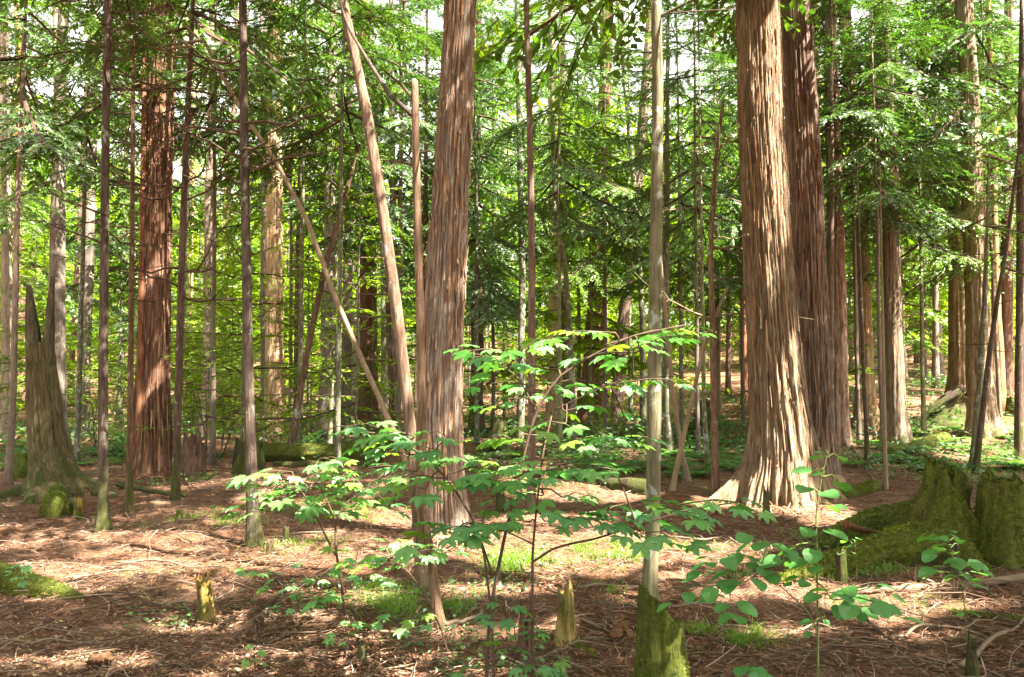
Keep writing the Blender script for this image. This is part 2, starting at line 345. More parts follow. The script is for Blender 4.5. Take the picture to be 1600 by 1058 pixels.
def strip_mesh(Pc, Nn, T, L_, wd, curl, m=M_STRIP):
    """one peeling strip of bark: thin long curved plate"""
    n = 5; s = np.linspace(-.5, .5, n); side = np.cross(T, Nn)
    off = .006 + curl * (np.abs(s) * 2)**2.2 * (np.where(s < 0, random.random(), random.random()*.6 + .1))
    wv = wd * (1 - .55*np.abs(s*2)**2)
    c = Pc + s[:, None]*L_*T + off[:, None]*Nn + (side * (wd * .5 * random.uniform(-1, 1)))[None]*np.abs(s)[:, None]
    a = c - side*wv[:, None]/2; b = c + side*wv[:, None]/2; mid = c + Nn*wd*.18
    V = np.concatenate([a, mid, b]); i = np.arange(n-1)
    return V, np.concatenate([np.stack([i, i+n, i+n+1, i+1], 1), np.stack([i+n, i+2*n, i+2*n+1, i+n+1], 1)])

# ------------------------------------------------------------------ foliage templates
def kites(P, D, Nn, ln, wd):
    """leaf-like kites: base P, direction D, normal Nn"""
    S = norm(np.cross(D, Nn)); ln = ln[:, None]; wd = wd[:, None]
    V = np.stack([P, P + D*ln*.45 + S*wd*.5, P + D*ln - Nn*ln*.12, P + D*ln*.45 - S*wd*.5], 1).reshape(-1, 3)
    n = len(P); return V, (np.arange(n)[:, None]*4 + np.arange(4)[None])
def bough(seed, Lb=2.2, step=.07, node=.032, bl=.085, bw=.02, kind='conifer', droop=.25, tw=.42):
    r = np.random.default_rng(seed); mb = MB()
    ns = 9; s = np.linspace(0, 1, ns)
    ax = np.stack([s*Lb, .12*Lb*np.cumsum(r.normal(0, .25, ns))*s/ns*3, Lb*(-droop*s + .22*droop*4*s**2*.5 + .02*r.normal(0, 1, ns)*s)], 1)
    V, F4, F3 = tube(ax, .004*Lb + .010*Lb*(1-s)*.8, 4, cap=False); mb.add(V, F4, m=1)
    P, D, NN, LN, WD = [], [], [], [], []
    def pt(u): return np.array([np.interp(u, s, ax[:, k]) for k in range(3)])
    u = .16
    side = 1
    while u < 1.0:
        p = pt(u); q = pt(min(1, u+.05)) - pt(max(0, u-.05)); q = norm(q)
        ang = side * (R(62) - R(25)*u + r.normal(0, .18)); lat = np.array([-q[1], q[0], 0])
        d = norm(q*math.cos(ang) + lat*math.sin(ang) + np.array([0, 0, r.normal(-.08, .12)]))
        ln = tw*Lb*(.25 + .9*math.sin(math.pi*min(1, (u*.85+.18)))**.8)*(1-.55*u)*r.uniform(.6, 1.15)
        m = max(3, int(ln/node)); tt = np.linspace(.06, 1, m)
        tp = p + d*(tt*ln)[:, None] + np.array([0, 0, -1.])*((tt**2)*ln*r.uniform(.05, .4))[:, None]
        V, F4, F3 = tube(tp[[0, m//2, -1]], np.array([.006, .004, .002])*Lb/2, 3, cap=False); mb.add(V, F4, m=1)
        for sg in (1, -1):
            k = r.random(m) < .93
            a = sg*(R(42) + r.normal(0, .3, m)); l2 = np.array([-d[1], d[0], 0]); l2 = norm(l2)
            dd = norm(d*np.cos(a)[:, None] + l2*np.sin(a)[:, None] + np.stack([r.normal(0, .12, m), r.normal(0, .12, m), r.normal(-.12, .22, m)], 1))
            nn = norm(np.stack([r.normal(0, .4, m), r.normal(0, .4, m), np.ones(m)], 1))
            bb = bl*(1.25 - .7*tt)*r.uniform(.6, 1.3, m)
            P.append(tp[k]); D.append(dd[k]); NN.append(nn[k]); LN.append(bb[k]); WD.append((bw*r.uniform(.7, 1.3, m) if kind == 'conifer' else bb*.62)[k])
        side = -side; u += step/Lb*(1 if kind == 'conifer' else 1.3)*.5*r.uniform(.6, 1.5)*1.6
    V, F4 = kites(np.concatenate(P), np.concatenate(D), np.concatenate(NN), np.concatenate(LN), np.concatenate(WD)); mb.add(V, F4, m=0)
    return mb.arr()
CON_F = [bough(100+k, 2.2, .075, .032, .09, .030, tw=.46) for k in range(5)]
CON_C = [bough(120+k, 2.6, .13, .055, .16, .062, droop=.35, tw=.5) for k in range(5)]
BRD_F = [bough(140+k, 2.2, .13, .045, .08, .045, kind='b', droop=.12, tw=.45) for k in range(5)]
BRD_C = [bough(160+k, 2.4, .20, .07, .17, .08, kind='b', droop=.1, tw=.5) for k in range(5)]
print('bough faces', [len(b[1]) for b in (CON_F[0], CON_C[0], BRD_F[0], BRD_C[0])])

def crown_arr(seed, z0, z1, n, r0, r1, tpls, pitch0=-.35, pitch1=.5, ref=2.3, upper=.75, leadrad=.05, axis=None, jit=.25, pj=.12):
    """boughs round a leader from z0 to z1; reach r0 low, r1 at the top"""
    r = random.Random(seed); mb = MB(); a = r.random()*6
    for k in range(n):
        u = (k + r.random()*.8)/n; z = z0 + (z1-z0)*u**upper; reach = (r0 + (r1-r0)*u)*r.uniform(1-jit, 1+jit); a += 2.4 + r.uniform(-.4, .4)
        sc = reach/ref; Mx = rotm(r.uniform(-.1-pj, .1+pj), -(pitch0 + (pitch1-pitch0)*u + r.uniform(-pj, pj)), 0)
        Mz = rotm(0, 0, a); c = (0, 0) if axis is None else axis(z)
        mb.merge(r.choice(tpls), (Mz @ Mx) * sc, (c[0], c[1], z))
    return mb.arr()
def arr_mesh(name, A, mats): return mesh(name, A[0], [A[1], A[2]], mats, np.concatenate([A[3], A[4]]), smooth=False)

# ------------------------------------------------------------------ sunlit spots (gaps in the canopy over these places)
SPOTS = []   # (x, y on the plane z=0 along the sun, rx, ry)
def sun0(P): return P[..., 0] - P[..., 2]*SD.x/SD.z, P[..., 1] - P[..., 2]*SD.y/SD.z
def spot(px, py, wx, wy, Y=None):
    if Y is None:
        P = ground(px, py); x0 = abs(ground(px + wx, py)[0] - P[0]); a, b = ground(px, py - wy), ground(px, py + wy); y0 = abs(a[1] - b[1])/2
    else: P = at(px, py, Y); x0 = wx*Y/FPX; y0 = wy*Y/FPX*.8
    x, y = sun0(P); SPOTS.append((float(x), float(y), x0, y0))
for a in [(900, 858, 130, 24), (985, 850, 70, 18), (760, 852, 100, 16), (1100, 870, 60, 10), (860, 815, 90, 10), (200, 893, 100, 5), (60, 885, 50, 4), (390, 880, 50, 8), (110, 1035, 110, 10), (300, 985, 80, 4), (1250, 915, 60, 8),
          (1330, 935, 110, 13), (1480, 950, 90, 10), (1420, 1000, 60, 6), (1120, 855, 70, 8), (1280, 805, 60, 12), (1160, 930, 60, 7), (560, 935, 50, 8), (640, 865, 60, 8), (470, 880, 80, 7),
          (1560, 720, 60, 16), (420, 700, 60, 8), (330, 705, 60, 8), (250, 700, 60, 8), (900, 770, 90, 10), (700, 990, 60, 6), (1050, 900, 40, 6), (540, 985, 60, 6), (1230, 990, 70, 6), (440, 960, 50, 5), (1120, 790, 30, 6),
          (840, 985, 60, 6), (340, 700, 200, 8), (750, 925, 60, 7), (640, 1030, 90, 8)]: spot(*a)
NG_ = len(SPOTS)
for a in [(1225, 700, 50, 60, 10.8), (1160, 740, 25, 30, 10.8), (1245, 560, 20, 90, 11), (1185, 400, 30, 110, 11), (1200, 120, 40, 110, 11), (705, 640, 26, 110, 9), (705, 330, 26, 60, 9), (720, 120, 26, 80, 9), (430, 600, 26, 110, 19), (430, 330, 24, 90, 19), (246, 640, 8, 60, 15), (244, 480, 8, 60, 15),
          (1020, 650, 20, 50, 5.8), (1015, 880, 18, 30, 5.8), (560, 700, 70, 30, 4.2), (760, 545, 60, 22, 4.0), (1060, 520, 50, 30, 4.0), (1480, 850, 40, 30, 5.2), (450, 770, 60, 20, 5.2), (690, 700, 60, 40, 4.1), (620, 690, 60, 30, 4.0), (860, 700, 80, 25, 3.9), (1000, 800, 90, 25, 3.8), (820, 590, 70, 40, 4.0), (1160, 880, 70, 40, 4.0), (1330, 935, 60, 25, 3.8), (1280, 780, 30, 50, 4.0), (560, 750, 60, 25, 5.1), (400, 780, 40, 20, 5.1), (600, 875, 60, 25, 4.8), (715, 500, 20, 80, 8.6), (715, 720, 22, 60, 8.5),
          (900, 540, 60, 20, 4.0), (1040, 590, 40, 14, 4.0), (750, 700, 50, 25, 4.0), (323, 930, 14, 30, 6), (880, 960, 12, 30, 5.3), (825, 300, 10, 200, 10), (500, 720, 90, 14, 13), (1430, 790, 30, 30, 7), (1480, 745, 30, 14, 7), (1350, 840, 40, 10, 7)]: spot(*a)
SP = np.array(SPOTS)*[1, 1, 1.4, 1.4]; SP[NG_:, 2:] *= 1.1
def punched(A, org):
    """drop the leaf faces of a crown that would shade the sunlit spots"""
    V, F4, F3, m4, m3 = A
    leaf = np.arange(len(F4)); C = V[F4[leaf]].mean(1) + np.asarray(org); x, y = sun0(C)
    bad = np.zeros(len(leaf), bool)
    for (sx, sy, rx, ry) in SP:
        wob = 1 + .35*noise(x*2.3, y*2.3, 0, 77)
        bad |= ((x-sx)/rx)**2 + ((y-sy)/ry)**2 < wob
    keep = np.ones(len(F4), bool); keep[leaf[bad]] = False
    return V, F4[keep], F3, m4[keep], m3

# ------------------------------------------------------------------ dead branch templates
def dead_branch(seed, Lb=1.4):
    r = np.random.default_rng(seed); mb = MB(); n = 9; s = np.linspace(0, 1, n)
    y = np.cumsum(r.normal(0, .035, n))*Lb; z = Lb*(-.05*s + .25*(s**2)*r.uniform(-1.2, 1.1)) + np.cumsum(r.normal(0, .02, n))*Lb
    ax = np.stack([s*Lb, y, z], 1); V, F4, F3 = tube(ax, Lb*(.0095*(1-s)+.0018), 5); mb.add(V, F4, F3)
    for k in range(r.integers(4, 9)):
        i = r.integers(2, n-1); d = norm(np.array([.7, r.choice([-1, 1])*r.uniform(.4, 1), r.uniform(-.5, .4)])); l = Lb*r.uniform(.1, .4)*(1.1-s[i]); t = np.linspace(0, 1, 5)
        p = ax[i] + d*(t*l)[:, None] + np.array([.2, 0, r.uniform(-.4, .5)])*((t**2)*l)[:, None] + r.normal(0, .012, (5, 3))*Lb*t[:, None]
        V, F4, F3 = tube(p, Lb*(.0045*(1-t)+.001), 3); mb.add(V, F4, F3)
    return mb
DEADM = [dead_branch(200+k).mesh('dead_branch', M_TWIG) for k in range(8)]
DEADP = [dead_branch(220+k).mesh('dead_branch', M_DEAD) for k in range(8)]

# ------------------------------------------------------------------ trees from the photograph
def trunk_path(pts, Y, H, n_vis=60, vis_top=None, lean_y=0.0):
    """pts: (px, py, width px) from the base up -> world path, radii"""
    W = np.array([[*at(px, py, Y), w_*Y/FPX/2] for px, py, w_ in pts])
    if H and W[-1, 2] < H:
        d = (W[-1, :3] - W[-2, :3]); d /= d[2]; rest = H - W[-1, 2]
        for f in (.33, .66, 1): W = np.vstack([W, [W[-1, 0] + d[0]*rest/3*.8, Y, W[-1, 2] + rest/3, W[-1, 3]*.68]])
    W[:, 1] += lean_y*(W[:, 2] - W[0, 2])
    b = W[0].copy(); b[2] -= .25; return np.vstack([b, W])
NAMED = []
def tree(name, pts, mat, label, group=None, H=14, Y=None, segs=20, rings=70, amp=.04, flare=0., fh=.5, lobes=5, cat='tree', cap_top=True, k=1.0, strips=0, dead=(), deadm=None, seed=None, lean_y=0, indiv=0, stripL=(.25, .9), taper_cap=True):
    seed = seed or int(pts[0][0]*7 + pts[0][1])
    G = ground(pts[0][0], pts[0][1]) if Y is None else None
    if Y is None: Y = G[1]
    else:
        p = at(pts[0][0], pts[0][1], Y); G = np.array([p[0], Y, onz(p[0], Y)])
        if abs(p[2]-G[2]) > .02:     # bring the foot onto the ground
            v = (G[2]-CAMZ); pts = [(pts[0][0], 600 - v/Y*FPX, pts[0][2])] + [q for q in pts[1:] if q[1] < 600 - v/Y*FPX - 5]
    W = trunk_path(pts, Y, H, lean_y=lean_y); 
    vis = 7.0 if Y < 14 else 14.
    S = smooth_path(W, rings*4)
    zt = S[:, 2]; lo = zt.min(); top = zt.max()
    zz = np.unique(np.concatenate([np.linspace(lo, min(top, vis), rings), np.linspace(min(top, vis), top, max(3, rings//8))]))
    o_ = np.argsort(zt); Q = np.stack([np.interp(zz, zt[o_], S[o_, c]) for c in range(4)], 1); Q[:, 2] = zz
    org = np.array([G[0], Y, G[2]])
    root = thing(name, org, label, cat, group)
    disp = bark_disp(k, amp, flare, fh, lobes, seed, z0=G[2])
    V, F4, F3 = tube(Q[:, :3], Q[:, 3], segs, disp, vertical=True)
    mb = MB(); mb.add(V - org, F4, F3)
    obj('trunk', mb.mesh('trunk', mat), root)
    rr = random.Random(seed)
    def surf(z, a):
        c = np.array([np.interp(z, Q[:, 2], Q[:, q]) for q in (0, 1)]); r_ = np.interp(z, Q[:, 2], Q[:, 3])
        f = disp(np.array([[a]]), np.array([[c[0], c[1], z]]))[0, 0]
        # tube() frame: A = cross((0,1,0), z) = +x ; B = cross(z, A) = +y
        nn = np.array([math.cos(a), math.sin(a), 0]); return np.array([c[0], c[1], z]) + nn*r_*f, nn
    if strips:
        sb = MB()
        for q in range(strips):
            z = G[2] + rr.uniform(.15, min(top, 7.5)-.3); a = rr.uniform(-math.pi, 0.25) if rr.random() < .85 else rr.uniform(-math.pi, math.pi)
            p, nn = surf(z, a); p2, _ = surf(z+.2, a); T = norm(p2 - p + np.array([rr.uniform(-.01, .01), 0, 0]))
            l = rr.uniform(*stripL)*(.4 if rr.random() < .5 else 1); V, F = strip_mesh(p, nn, T, l, rr.uniform(.008, .028), rr.uniform(.004, .05))
            if q < indiv: obj('bark_strip', mesh('bark_strip', V - org, F, M_STRIP, smooth=False), root)
            else: sb.add(V - org, F)
        if sb.n: tag(obj('peeling_bark', sb.mesh('peeling_bark', M_STRIP, False), root), kind='stuff')
    for (n_, z0, z1, s0, s1) in dead:
        for q in range(n_):
            z = G[2] + rr.uniform(z0, z1); a = rr.uniform(0, 2*math.pi); p, nn = surf(min(z, top-.1), a)
            obj('dead_branch', rr.choice(deadm or DEADM), root, p - org - nn*.01, (rr.uniform(-.5, .5), rr.uniform(-.35, .25), a), rr.uniform(s0, s1))
    NAMED.append((root, Q, org)); return root, Q, org
def axis_of(Q, org): return lambda z: (np.interp(z + org[2], Q[:, 2], Q[:, 0]) - org[0], np.interp(z + org[2], Q[:, 2], Q[:, 1]) - org[1])
def add_crown(t, z0, z1, n, r0, r1, tpls, mats, seed, punch=True, **kw):
    root, Q, org = t; A = crown_arr(seed, z0, z1, n, r0, r1, tpls, axis=axis_of(Q, org), **kw)
    if punch: A = punched(A, org)
    return obj('crown', arr_mesh('crown', A, mats), root)
CM = [M_NEEDLE, M_TWIG]; CM2 = [M_NEEDLE2, M_TWIG]; BM = [M_BROAD, M_TWIG]; BM2 = [M_BROADM, M_TWIG]

# --- the large trees
t = tree('cypress_tree', [(1222, 782, 150), (1224, 740, 118), (1222, 690, 98), (1216, 620, 86), (1206, 500, 77), (1197, 350, 72), (1190, 200, 70), (1184, 0, 66)], M_TAN, 'massive cypress with orange tan peeling bark and broad flaring roots', 'large peeling cypresses', H=22, segs=230, rings=240, amp=.062, flare=.42, fh=.42, lobes=6, k=1.5, strips=380, indiv=60)
add_crown(t, 8.5, 21, 34, 4.2, 1.2, CON_C, CM, 1); TY = t
def root_tube(t, pts, r0, mat, name='root', sink=.4):
    """a surface root: pixel points on the ground"""
    P = []
    for k, (px, py) in enumerate(pts):
        g = ground(px, py); P.append(g)
    P = np.array(P); S = smooth_path(P, 22); u = np.linspace(0, 1, 22); rad = r0*(1-u)**.7 + .012
    S[:, 2] = hgt(S[:, 0], S[:, 1]) + rad*(.6 - sink) + .25*r0*np.exp(-u*6)
    V, F4, F3 = tube(S, rad, 14, lambda th, Q: 1 + .16*noise(np.cos(th)*2.2, np.sin(th)*2.2, Q[:, :1]*3 + Q[:, 1:2]*3, 31))
    mb = MB(); org = np.array(t.location) if t is not None else 0; mb.add(V - org, F4, F3); return obj(name, mb.mesh(name, mat), t)
root_tube(t[0], [(1175, 775), (1150, 780), (1128, 788)], .17, M_TAN); root_tube(t[0], [(1270, 760), (1300, 762), (1322, 755)], .15, M_TAN); root_tube(t[0], [(1240, 780), (1262, 790), (1275, 800)], .12, M_TAN)

t = tree('cypress_tree', [(1276, 700, 64), (1272, 650, 56), (1266, 500, 53), (1260, 350, 52), (1254, 200, 50), (1243, 0, 46)], M_RED, 'large straight cypress with dark red grooved bark close behind the massive one', 'large peeling cypresses', H=22, Y=14.2, segs=170, rings=190, amp=.06, flare=.3, k=1.4, strips=160)
add_crown(t, 9, 21, 26, 3.8, 1.2, CON_C, CM, 2)
t = tree('cypress_tree', [(692, 833, 84), (691, 780, 71), (688, 700, 66), (688, 600, 64), (693, 500, 61), (702, 350, 57), (712, 150, 53), (720, 0, 50)], M_CENTRE, 'big cypress with flaking grey and red bark in the middle of the view', 'large peeling cypresses', H=21, segs=210, rings=260, amp=.060, flare=.22, fh=.4, k=1.3, strips=420, indiv=70, stripL=(.12, .6))
add_crown(t, 7.5, 20, 32, 4.0, 1.2, CON_C, CM, 3); TO = t
t = tree('cypress_tree', [(238, 738, 70), (238, 700, 58), (239, 600, 50), (241, 450, 46), (244, 300, 44), (250, 150, 40), (257, 0, 38)], M_DARKRED, 'thick cypress with deep dark red fissured bark and bright ragged strips', 'large peeling cypresses', H=21, segs=150, rings=190, amp=.09, flare=.3, k=1.2, strips=240, indiv=30, dead=[(16, 4.2, 8.0, .7, 1.2)])
add_crown(t, 7.2, 20, 26, 3.6, 1.2, CON_C, CM, 4)
t = tree('cypress_tree', [(432, 690, 42), (430, 650, 33), (428, 500, 27), (428, 300, 26), (430, 100, 24), (431, 0, 23)], M_PALE, 'sunlit cypress with pale cream and orange bark beyond the fallen log', 'large peeling cypresses', H=21, segs=70, rings=130, amp=.07, flare=.3, k=1.1, strips=160)
add_crown(t, 8.5, 20, 24, 3.2, 1.0, CON_C, CM, 5)
t = tree('cypress_tree', [(1400, 692, 42), (1398, 650, 33), (1394, 500, 28), (1390, 300, 28), (1382, 100, 25), (1376, 0, 24)], M_TAN, 'straight brown cypress with wide foot right of the twin trunks', 'cypresses on the right bank', H=21, segs=60, rings=110, amp=.06, flare=.3, strips=60)
add_crown(t, 7.4, 20, 26, 3.3, 1.0, CON_C, CM2, 6)
t = tree('cypress_tree', [(1355, 668, 48), (1352, 640, 32), (1350, 500, 24), (1344, 300, 21), (1326, 100, 19), (1318, 0, 18)], M_TAN, 'slightly curved cypress half hidden by hanging foliage, on the right bank', 'cypresses on the right bank', H=20, segs=50, rings=90, amp=.06, flare=.3)
add_crown(t, 8, 19, 22, 3, 1.0, CON_C, CM2, 7)
t = tree('cypress_tree', [(1312, 697, 40), (1311, 660, 31), (1309, 500, 27), (1305, 300, 24), (1300, 150, 20), (1298, 0, 18)], M_RED, 'brown cypress with moss touched edge just right of the paired big trunks', 'cypresses on the right bank', H=18, segs=50, rings=90, amp=.06, flare=.22)
add_crown(t, 6, 17, 24, 2.6, .8, CON_C, CM2, 8)
t = tree('cypress_tree', [(1503, 632, 60), (1502, 600, 40), (1500, 450, 31), (1495, 300, 28), (1487, 100, 25), (1480, 0, 24)], M_TAN, 'brown cypress standing on an arched hollow root mound', 'cypresses on the right bank', Y=23, H=21, segs=60, rings=100, amp=.06, flare=.3)
add_crown(t, 8, 20, 24, 3.2, 1.0, CON_C, CM2, 9); TAD = t
t = tree('cypress_tree', [(1538, 682, 56), (1534, 650, 42), (1528, 500, 34), (1520, 300, 32), (1512, 100, 28), (1506, 0, 26)], M_TAN, 'broad cypress with spreading foot at the right edge beyond the mossy stump', 'cypresses on the right bank', H=21, segs=64, rings=100, amp=.06, flare=.35)
add_crown(t, 7, 20, 28, 3.4, 1.0, CON_C, CM2, 10)
t = tree('cypress_tree', [(578, 668, 46), (577, 640, 30), (576, 500, 27), (574, 300, 24), (570, 100, 21), (568, 0, 20)], M_DARKRED, 'reddish cypress behind the mossy log, wide at its foot', 'cypresses in the middle distance', H=20, segs=46, rings=80, amp=.06, flare=.35)
add_crown(t, 7.5, 19, 22, 3, 1.0, CON_C, CM, 11)
t = tree('cypress_tree', [(925, 664, 50), (926, 640, 40), (930, 500, 28), (937, 350, 23), (943, 200, 20), (950, 0, 18)], M_DARKRED, 'dark cypress hung with foliage behind the maple saplings', 'cypresses in the middle distance', H=19, segs=46, rings=80, amp=.06, flare=.3)
add_crown(t, 6.2, 18, 26, 2.8, .9, CON_C, CM, 12)
t = tree('cypress_tree', [(960, 668, 24), (963, 640, 20), (972, 520, 18), (988, 380, 17), (1002, 220, 16), (1014, 60, 14), (1017, 0, 13)], M_RED, 'leaning reddish trunk just left of the smooth mottled tree', 'cypresses in the middle distance', H=15, segs=36, rings=80, amp=.05, flare=.2)
add_crown(t, 8, 14.5, 12, 2.2, .8, CON_C, CM, 13)
t = tree('cypress_tree', [(541, 664, 18), (541, 600, 16), (543, 450, 15), (546, 250, 13), (548, 0, 12)], M_GREY, 'slim grey cypress left of the reddish one behind the log', 'cypresses in the middle distance', H=18, segs=30, rings=60, flare=.2)
add_crown(t, 8, 17, 16, 2.4, .8, CON_C, CM, 14)
t = tree('cypress_tree', [(866, 664, 30), (866, 600, 22), (866, 450, 18), (864, 250, 15), (862, 0, 13)], M_PALE, 'pinkish cypress with flared foot seen through the maple leaves', 'cypresses in the middle distance', H=19, segs=40, rings=70, flare=.3)
add_crown(t, 9, 18, 18, 2.6, .9, CON_C, CM, 15)
t = tree('cypress_tree', [(885, 660, 20), (884, 600, 15), (882, 420, 12), (880, 200, 11), (878, 0, 9)], M_RED, 'narrow orange footed cypress beside the pinkish one', 'cypresses in the middle distance', H=17, segs=30, rings=60, flare=.3)
t = tree('cypress_tree', [(90, 702, 34), (90, 650, 26), (89, 480, 24), (91, 300, 21), (96, 120, 18), (100, 0, 16)], M_GREY, 'grey brown cypress rising directly behind the forked snag', 'cypresses in the middle distance', H=18, segs=46, rings=70, flare=.2)
add_crown(t, 6.5, 17, 24, 2.8, .9, CON_C, CM, 16)
t = tree('cypress_tree', [(12, 690, 22), (11, 600, 17), (10, 400, 15), (8, 200, 14), (6, 0, 12)], M_GREY, 'grey trunk at the far left edge of the view', 'cypresses in the middle distance', H=18, segs=30, rings=60, flare=.2)
add_crown(t, 7, 17, 22, 2.8, .9, CON_C, CM, 17)
t = tree('cypress_tree', [(1572, 640, 26), (1572, 600, 20), (1573, 450, 17), (1574, 250, 15), (1576, 0, 13)], M_DARKRED, 'reddish trunk near the right edge behind sunlit leaves', 'cypresses on the right bank', Y=27, H=19, segs=30, rings=60, flare=.2)
add_crown(t, 6, 18, 24, 2.8, .9, CON_C, CM2, 18)

# --- slender trees
def slim(pts, mat, label, name='slender_tree', dead=(), **kw):
    kw.setdefault('segs', 18); kw.setdefault('rings', 90); kw.setdefault('amp', .05); kw.setdefault('flare', .35); kw.setdefault('fh', .14); kw.setdefault('k', .6)
    return tree(name, pts, mat, label, 'slender trunks', dead=dead, **kw)
t = slim([(160, 829, 24), (161, 790, 15), (161, 600, 14), (163, 400, 13), (165, 200, 12.5), (169, 0, 12)], M_THIN, 'straight dark slender trunk with mossy foot, left of the thick red cypress', H=11, dead=[(22, 2.9, 6.6, .5, 1.0)]); add_crown(t, 6.0, 11, 22, 2.0, .6, CON_F, CM, 21)
t = slim([(201, 803, 16), (202, 760, 11), (204, 600, 9), (206, 400, 8), (208, 130, 6)], M_THIN, 'thin knobbly trunk with flaking bark leaning a little beside the red cypress', H=6.4, dead=[(16, 2.2, 6, .4, .8)], seed=55); add_crown(t, 4.8, 6.6, 8, 1.2, .5, CON_F, CM, 22)
t = slim([(216, 742, 14), (217, 700, 11), (220, 500, 9), (223, 300, 8), (226, 90, 7)], M_DARKRED, 'thin reddish trunk touching the left side of the red cypress', H=9, dead=[(10, 3, 8, .5, .9)]); add_crown(t, 6.5, 9.2, 10, 1.6, .5, CON_F, CM, 23)
t = slim([(274, 782, 17), (275, 740, 13), (279, 600, 12), (284, 400, 10), (292, 200, 9), (298, 80, 8)], M_THIN, 'dark slim trunk with curving bare branches right of the red cypress', H=9.5, dead=[(24, 2.2, 6.8, .6, 1.25)]); add_crown(t, 5.7, 9.6, 18, 1.9, .6, CON_F, CM, 24)
t = slim([(398, 853, 26), (395, 800, 19), (390, 650, 16), (386, 450, 15), (382, 250, 13.5), (379, 0, 12)], M_THIN, 'upright brown trunk with scaly bark between the leaning pole and sunlit cypress', H=11, dead=[(22, 2.6, 6.5, .5, 1.1)]); add_crown(t, 6.2, 11, 24, 2.0, .6, CON_F, CM, 25)
t = slim([(450, 722, 14), (458, 680, 11), (478, 560, 10), (505, 430, 9), (530, 340, 8), (562, 225, 6)], M_THIN, 'thin dark trunk leaning right, crossing behind the leaning pole', H=None, seed=61)
t = slim([(515, 700, 8), (517, 640, 7), (520, 560, 6), (524, 440, 5)], M_GREENISH, 'thin mossy pole standing before the fallen mossy log', H=7, seed=62)
t = slim([(462, 664, 8), (463, 500, 7), (467, 300, 6)], M_THIN, 'far thin pole between sunlit cypress and leaning pole', H=12, seed=63)
t = slim([(662, 925, 24), (656, 860, 18), (650, 775, 18), (640, 660, 19), (622, 500, 18.5), (598, 330, 18), (572, 170, 17), (536, 0, 14.5)], M_PINK, 'reddish scaly trunk leaning left in front of the central cypress', H=9, segs=26, amp=.05, dead=[(4, 5.2, 6, .6, 1)], deadm=DEADM, seed=64); add_crown(t, 6.3, 9, 12, 1.7, .6, BRD_F, BM, 26)
t = slim([(686, 985, 24), (681, 940, 15), (674, 870, 14), (660, 800, 14), (655, 740, 14), (658, 640, 14), (657, 500, 13), (652, 330, 13), (649, 180, 12), (648, 126, 10)], M_PINK, 'slim trunk with snapped top and curved foot beside the central cypress', H=None, segs=22, seed=65)
def limb(t, pts, w0, w1, mat=None, name='branch'):
    """a limb through pixel points (px, py, distance)"""
    P = np.array([at(a, b, c) for a, b, c in pts]); S = smooth_path(P, 26); u = np.linspace(0, 1, 26)
    V, F4, F3 = tube(S, w0*(1-u)+w1*u, 7); mb = MB(); mb.add(V - t[2], F4, F3); return obj(name, mb.mesh(name, mat or M_THIN), t[0])
Yn = t[2][1]
limb(t, [(650, 185, Yn), (610, 150, Yn), (575, 95, Yn+.1), (545, 45, Yn+.2), (530, 0, Yn+.3)], .018, .007); limb(t, [(650, 160, Yn), (625, 130, Yn), (600, 110, Yn-.1)], .013, .006)
limb(t, [(651, 260, Yn), (620, 252, Yn+.1), (595, 250, Yn+.2)], .01, .005); limb(t, [(655, 240, Yn), (672, 235, Yn-.1), (680, 243, Yn-.2)], .008, .004)
t = slim([(829, 800, 18), (830, 760, 13), (831, 600, 12), (831, 400, 11), (828, 200, 10), (822, 0, 9)], M_PINK, 'slender pinkish smooth pole right of the central cypress', H=9.5, amp=.02, seed=66); add_crown(t, 6.6, 9.5, 12, 1.6, .5, BRD_F, BM, 27)
t = slim([(812, 690, 14), (815, 600, 12), (816, 400, 11), (812, 200, 10), (808, 0, 9)], M_GREENISH, 'mossy green pole just left of the pinkish one', H=14, seed=67); add_crown(t, 7.5, 14, 18, 2.2, .7, BRD_F, BM2, 28)
t = slim([(898, 706, 10), (896, 650, 9), (890, 500, 8), (882, 400, 7.5), (868, 350, 7), (865, 260, 6.5), (862, 100, 6), (858, 0, 5)], M_GREENISH, 'pale wavy thin trunk bent in its middle', H=11, seed=68, rings=120); add_crown(t, 7, 11, 14, 1.9, .6, BRD_F, BM2, 29)
t = slim([(1012, 942, 30), (1015, 915, 23), (1020, 820, 22), (1022, 650, 22), (1023, 500, 20), (1026, 300, 19), (1028, 150, 17.5), (1025, 0, 17)], M_SMOOTH, 'smooth grey green trunk with white lichen patches behind the nearest stump', H=9, segs=30, amp=.02, rings=120, seed=69); add_crown(t, 5.6, 9, 16, 2.0, .7, BRD_F, BM, 30)
Ys = t[2][1]; limb(t, [(1030, 26, Ys), (1050, 16, Ys-.1), (1085, -2, Ys-.2)], .012, .006, M_GREENISH); limb(t, [(1030, 22, Ys), (1080, 18, Ys), (1150, 14, Ys+.1)], .006, .003, M_THIN)
t = slim([(1118, 775, 15), (1117, 700, 11), (1113, 500, 9.5), (1110, 400, 8), (1118, 250, 6), (1130, 160, 5)], M_PINK, 'slim reddish trunk left of the massive cypress with hooked bare twigs', H=None, dead=[(14, 2.4, 5.6, .6, 1.1)], deadm=DEADP, seed=70)
t = slim([(1050, 768, 9), (1060, 720, 8), (1078, 640, 7), (1100, 540, 6.5), (1137, 448, 5)], M_PALETWIG, 'pale dead pole leaning right with a broken tip', name='dead_pole', H=None, cat='dead tree', seed=71)
t = slim([(1076, 752, 9), (1066, 710, 7), (1052, 620, 6), (1045, 540, 6), (1038, 470, 5), (1030, 380, 4)], M_PALETWIG, 'pale dead pole leaning left behind the smooth trunk', name='dead_pole', H=None, cat='dead tree', seed=72)
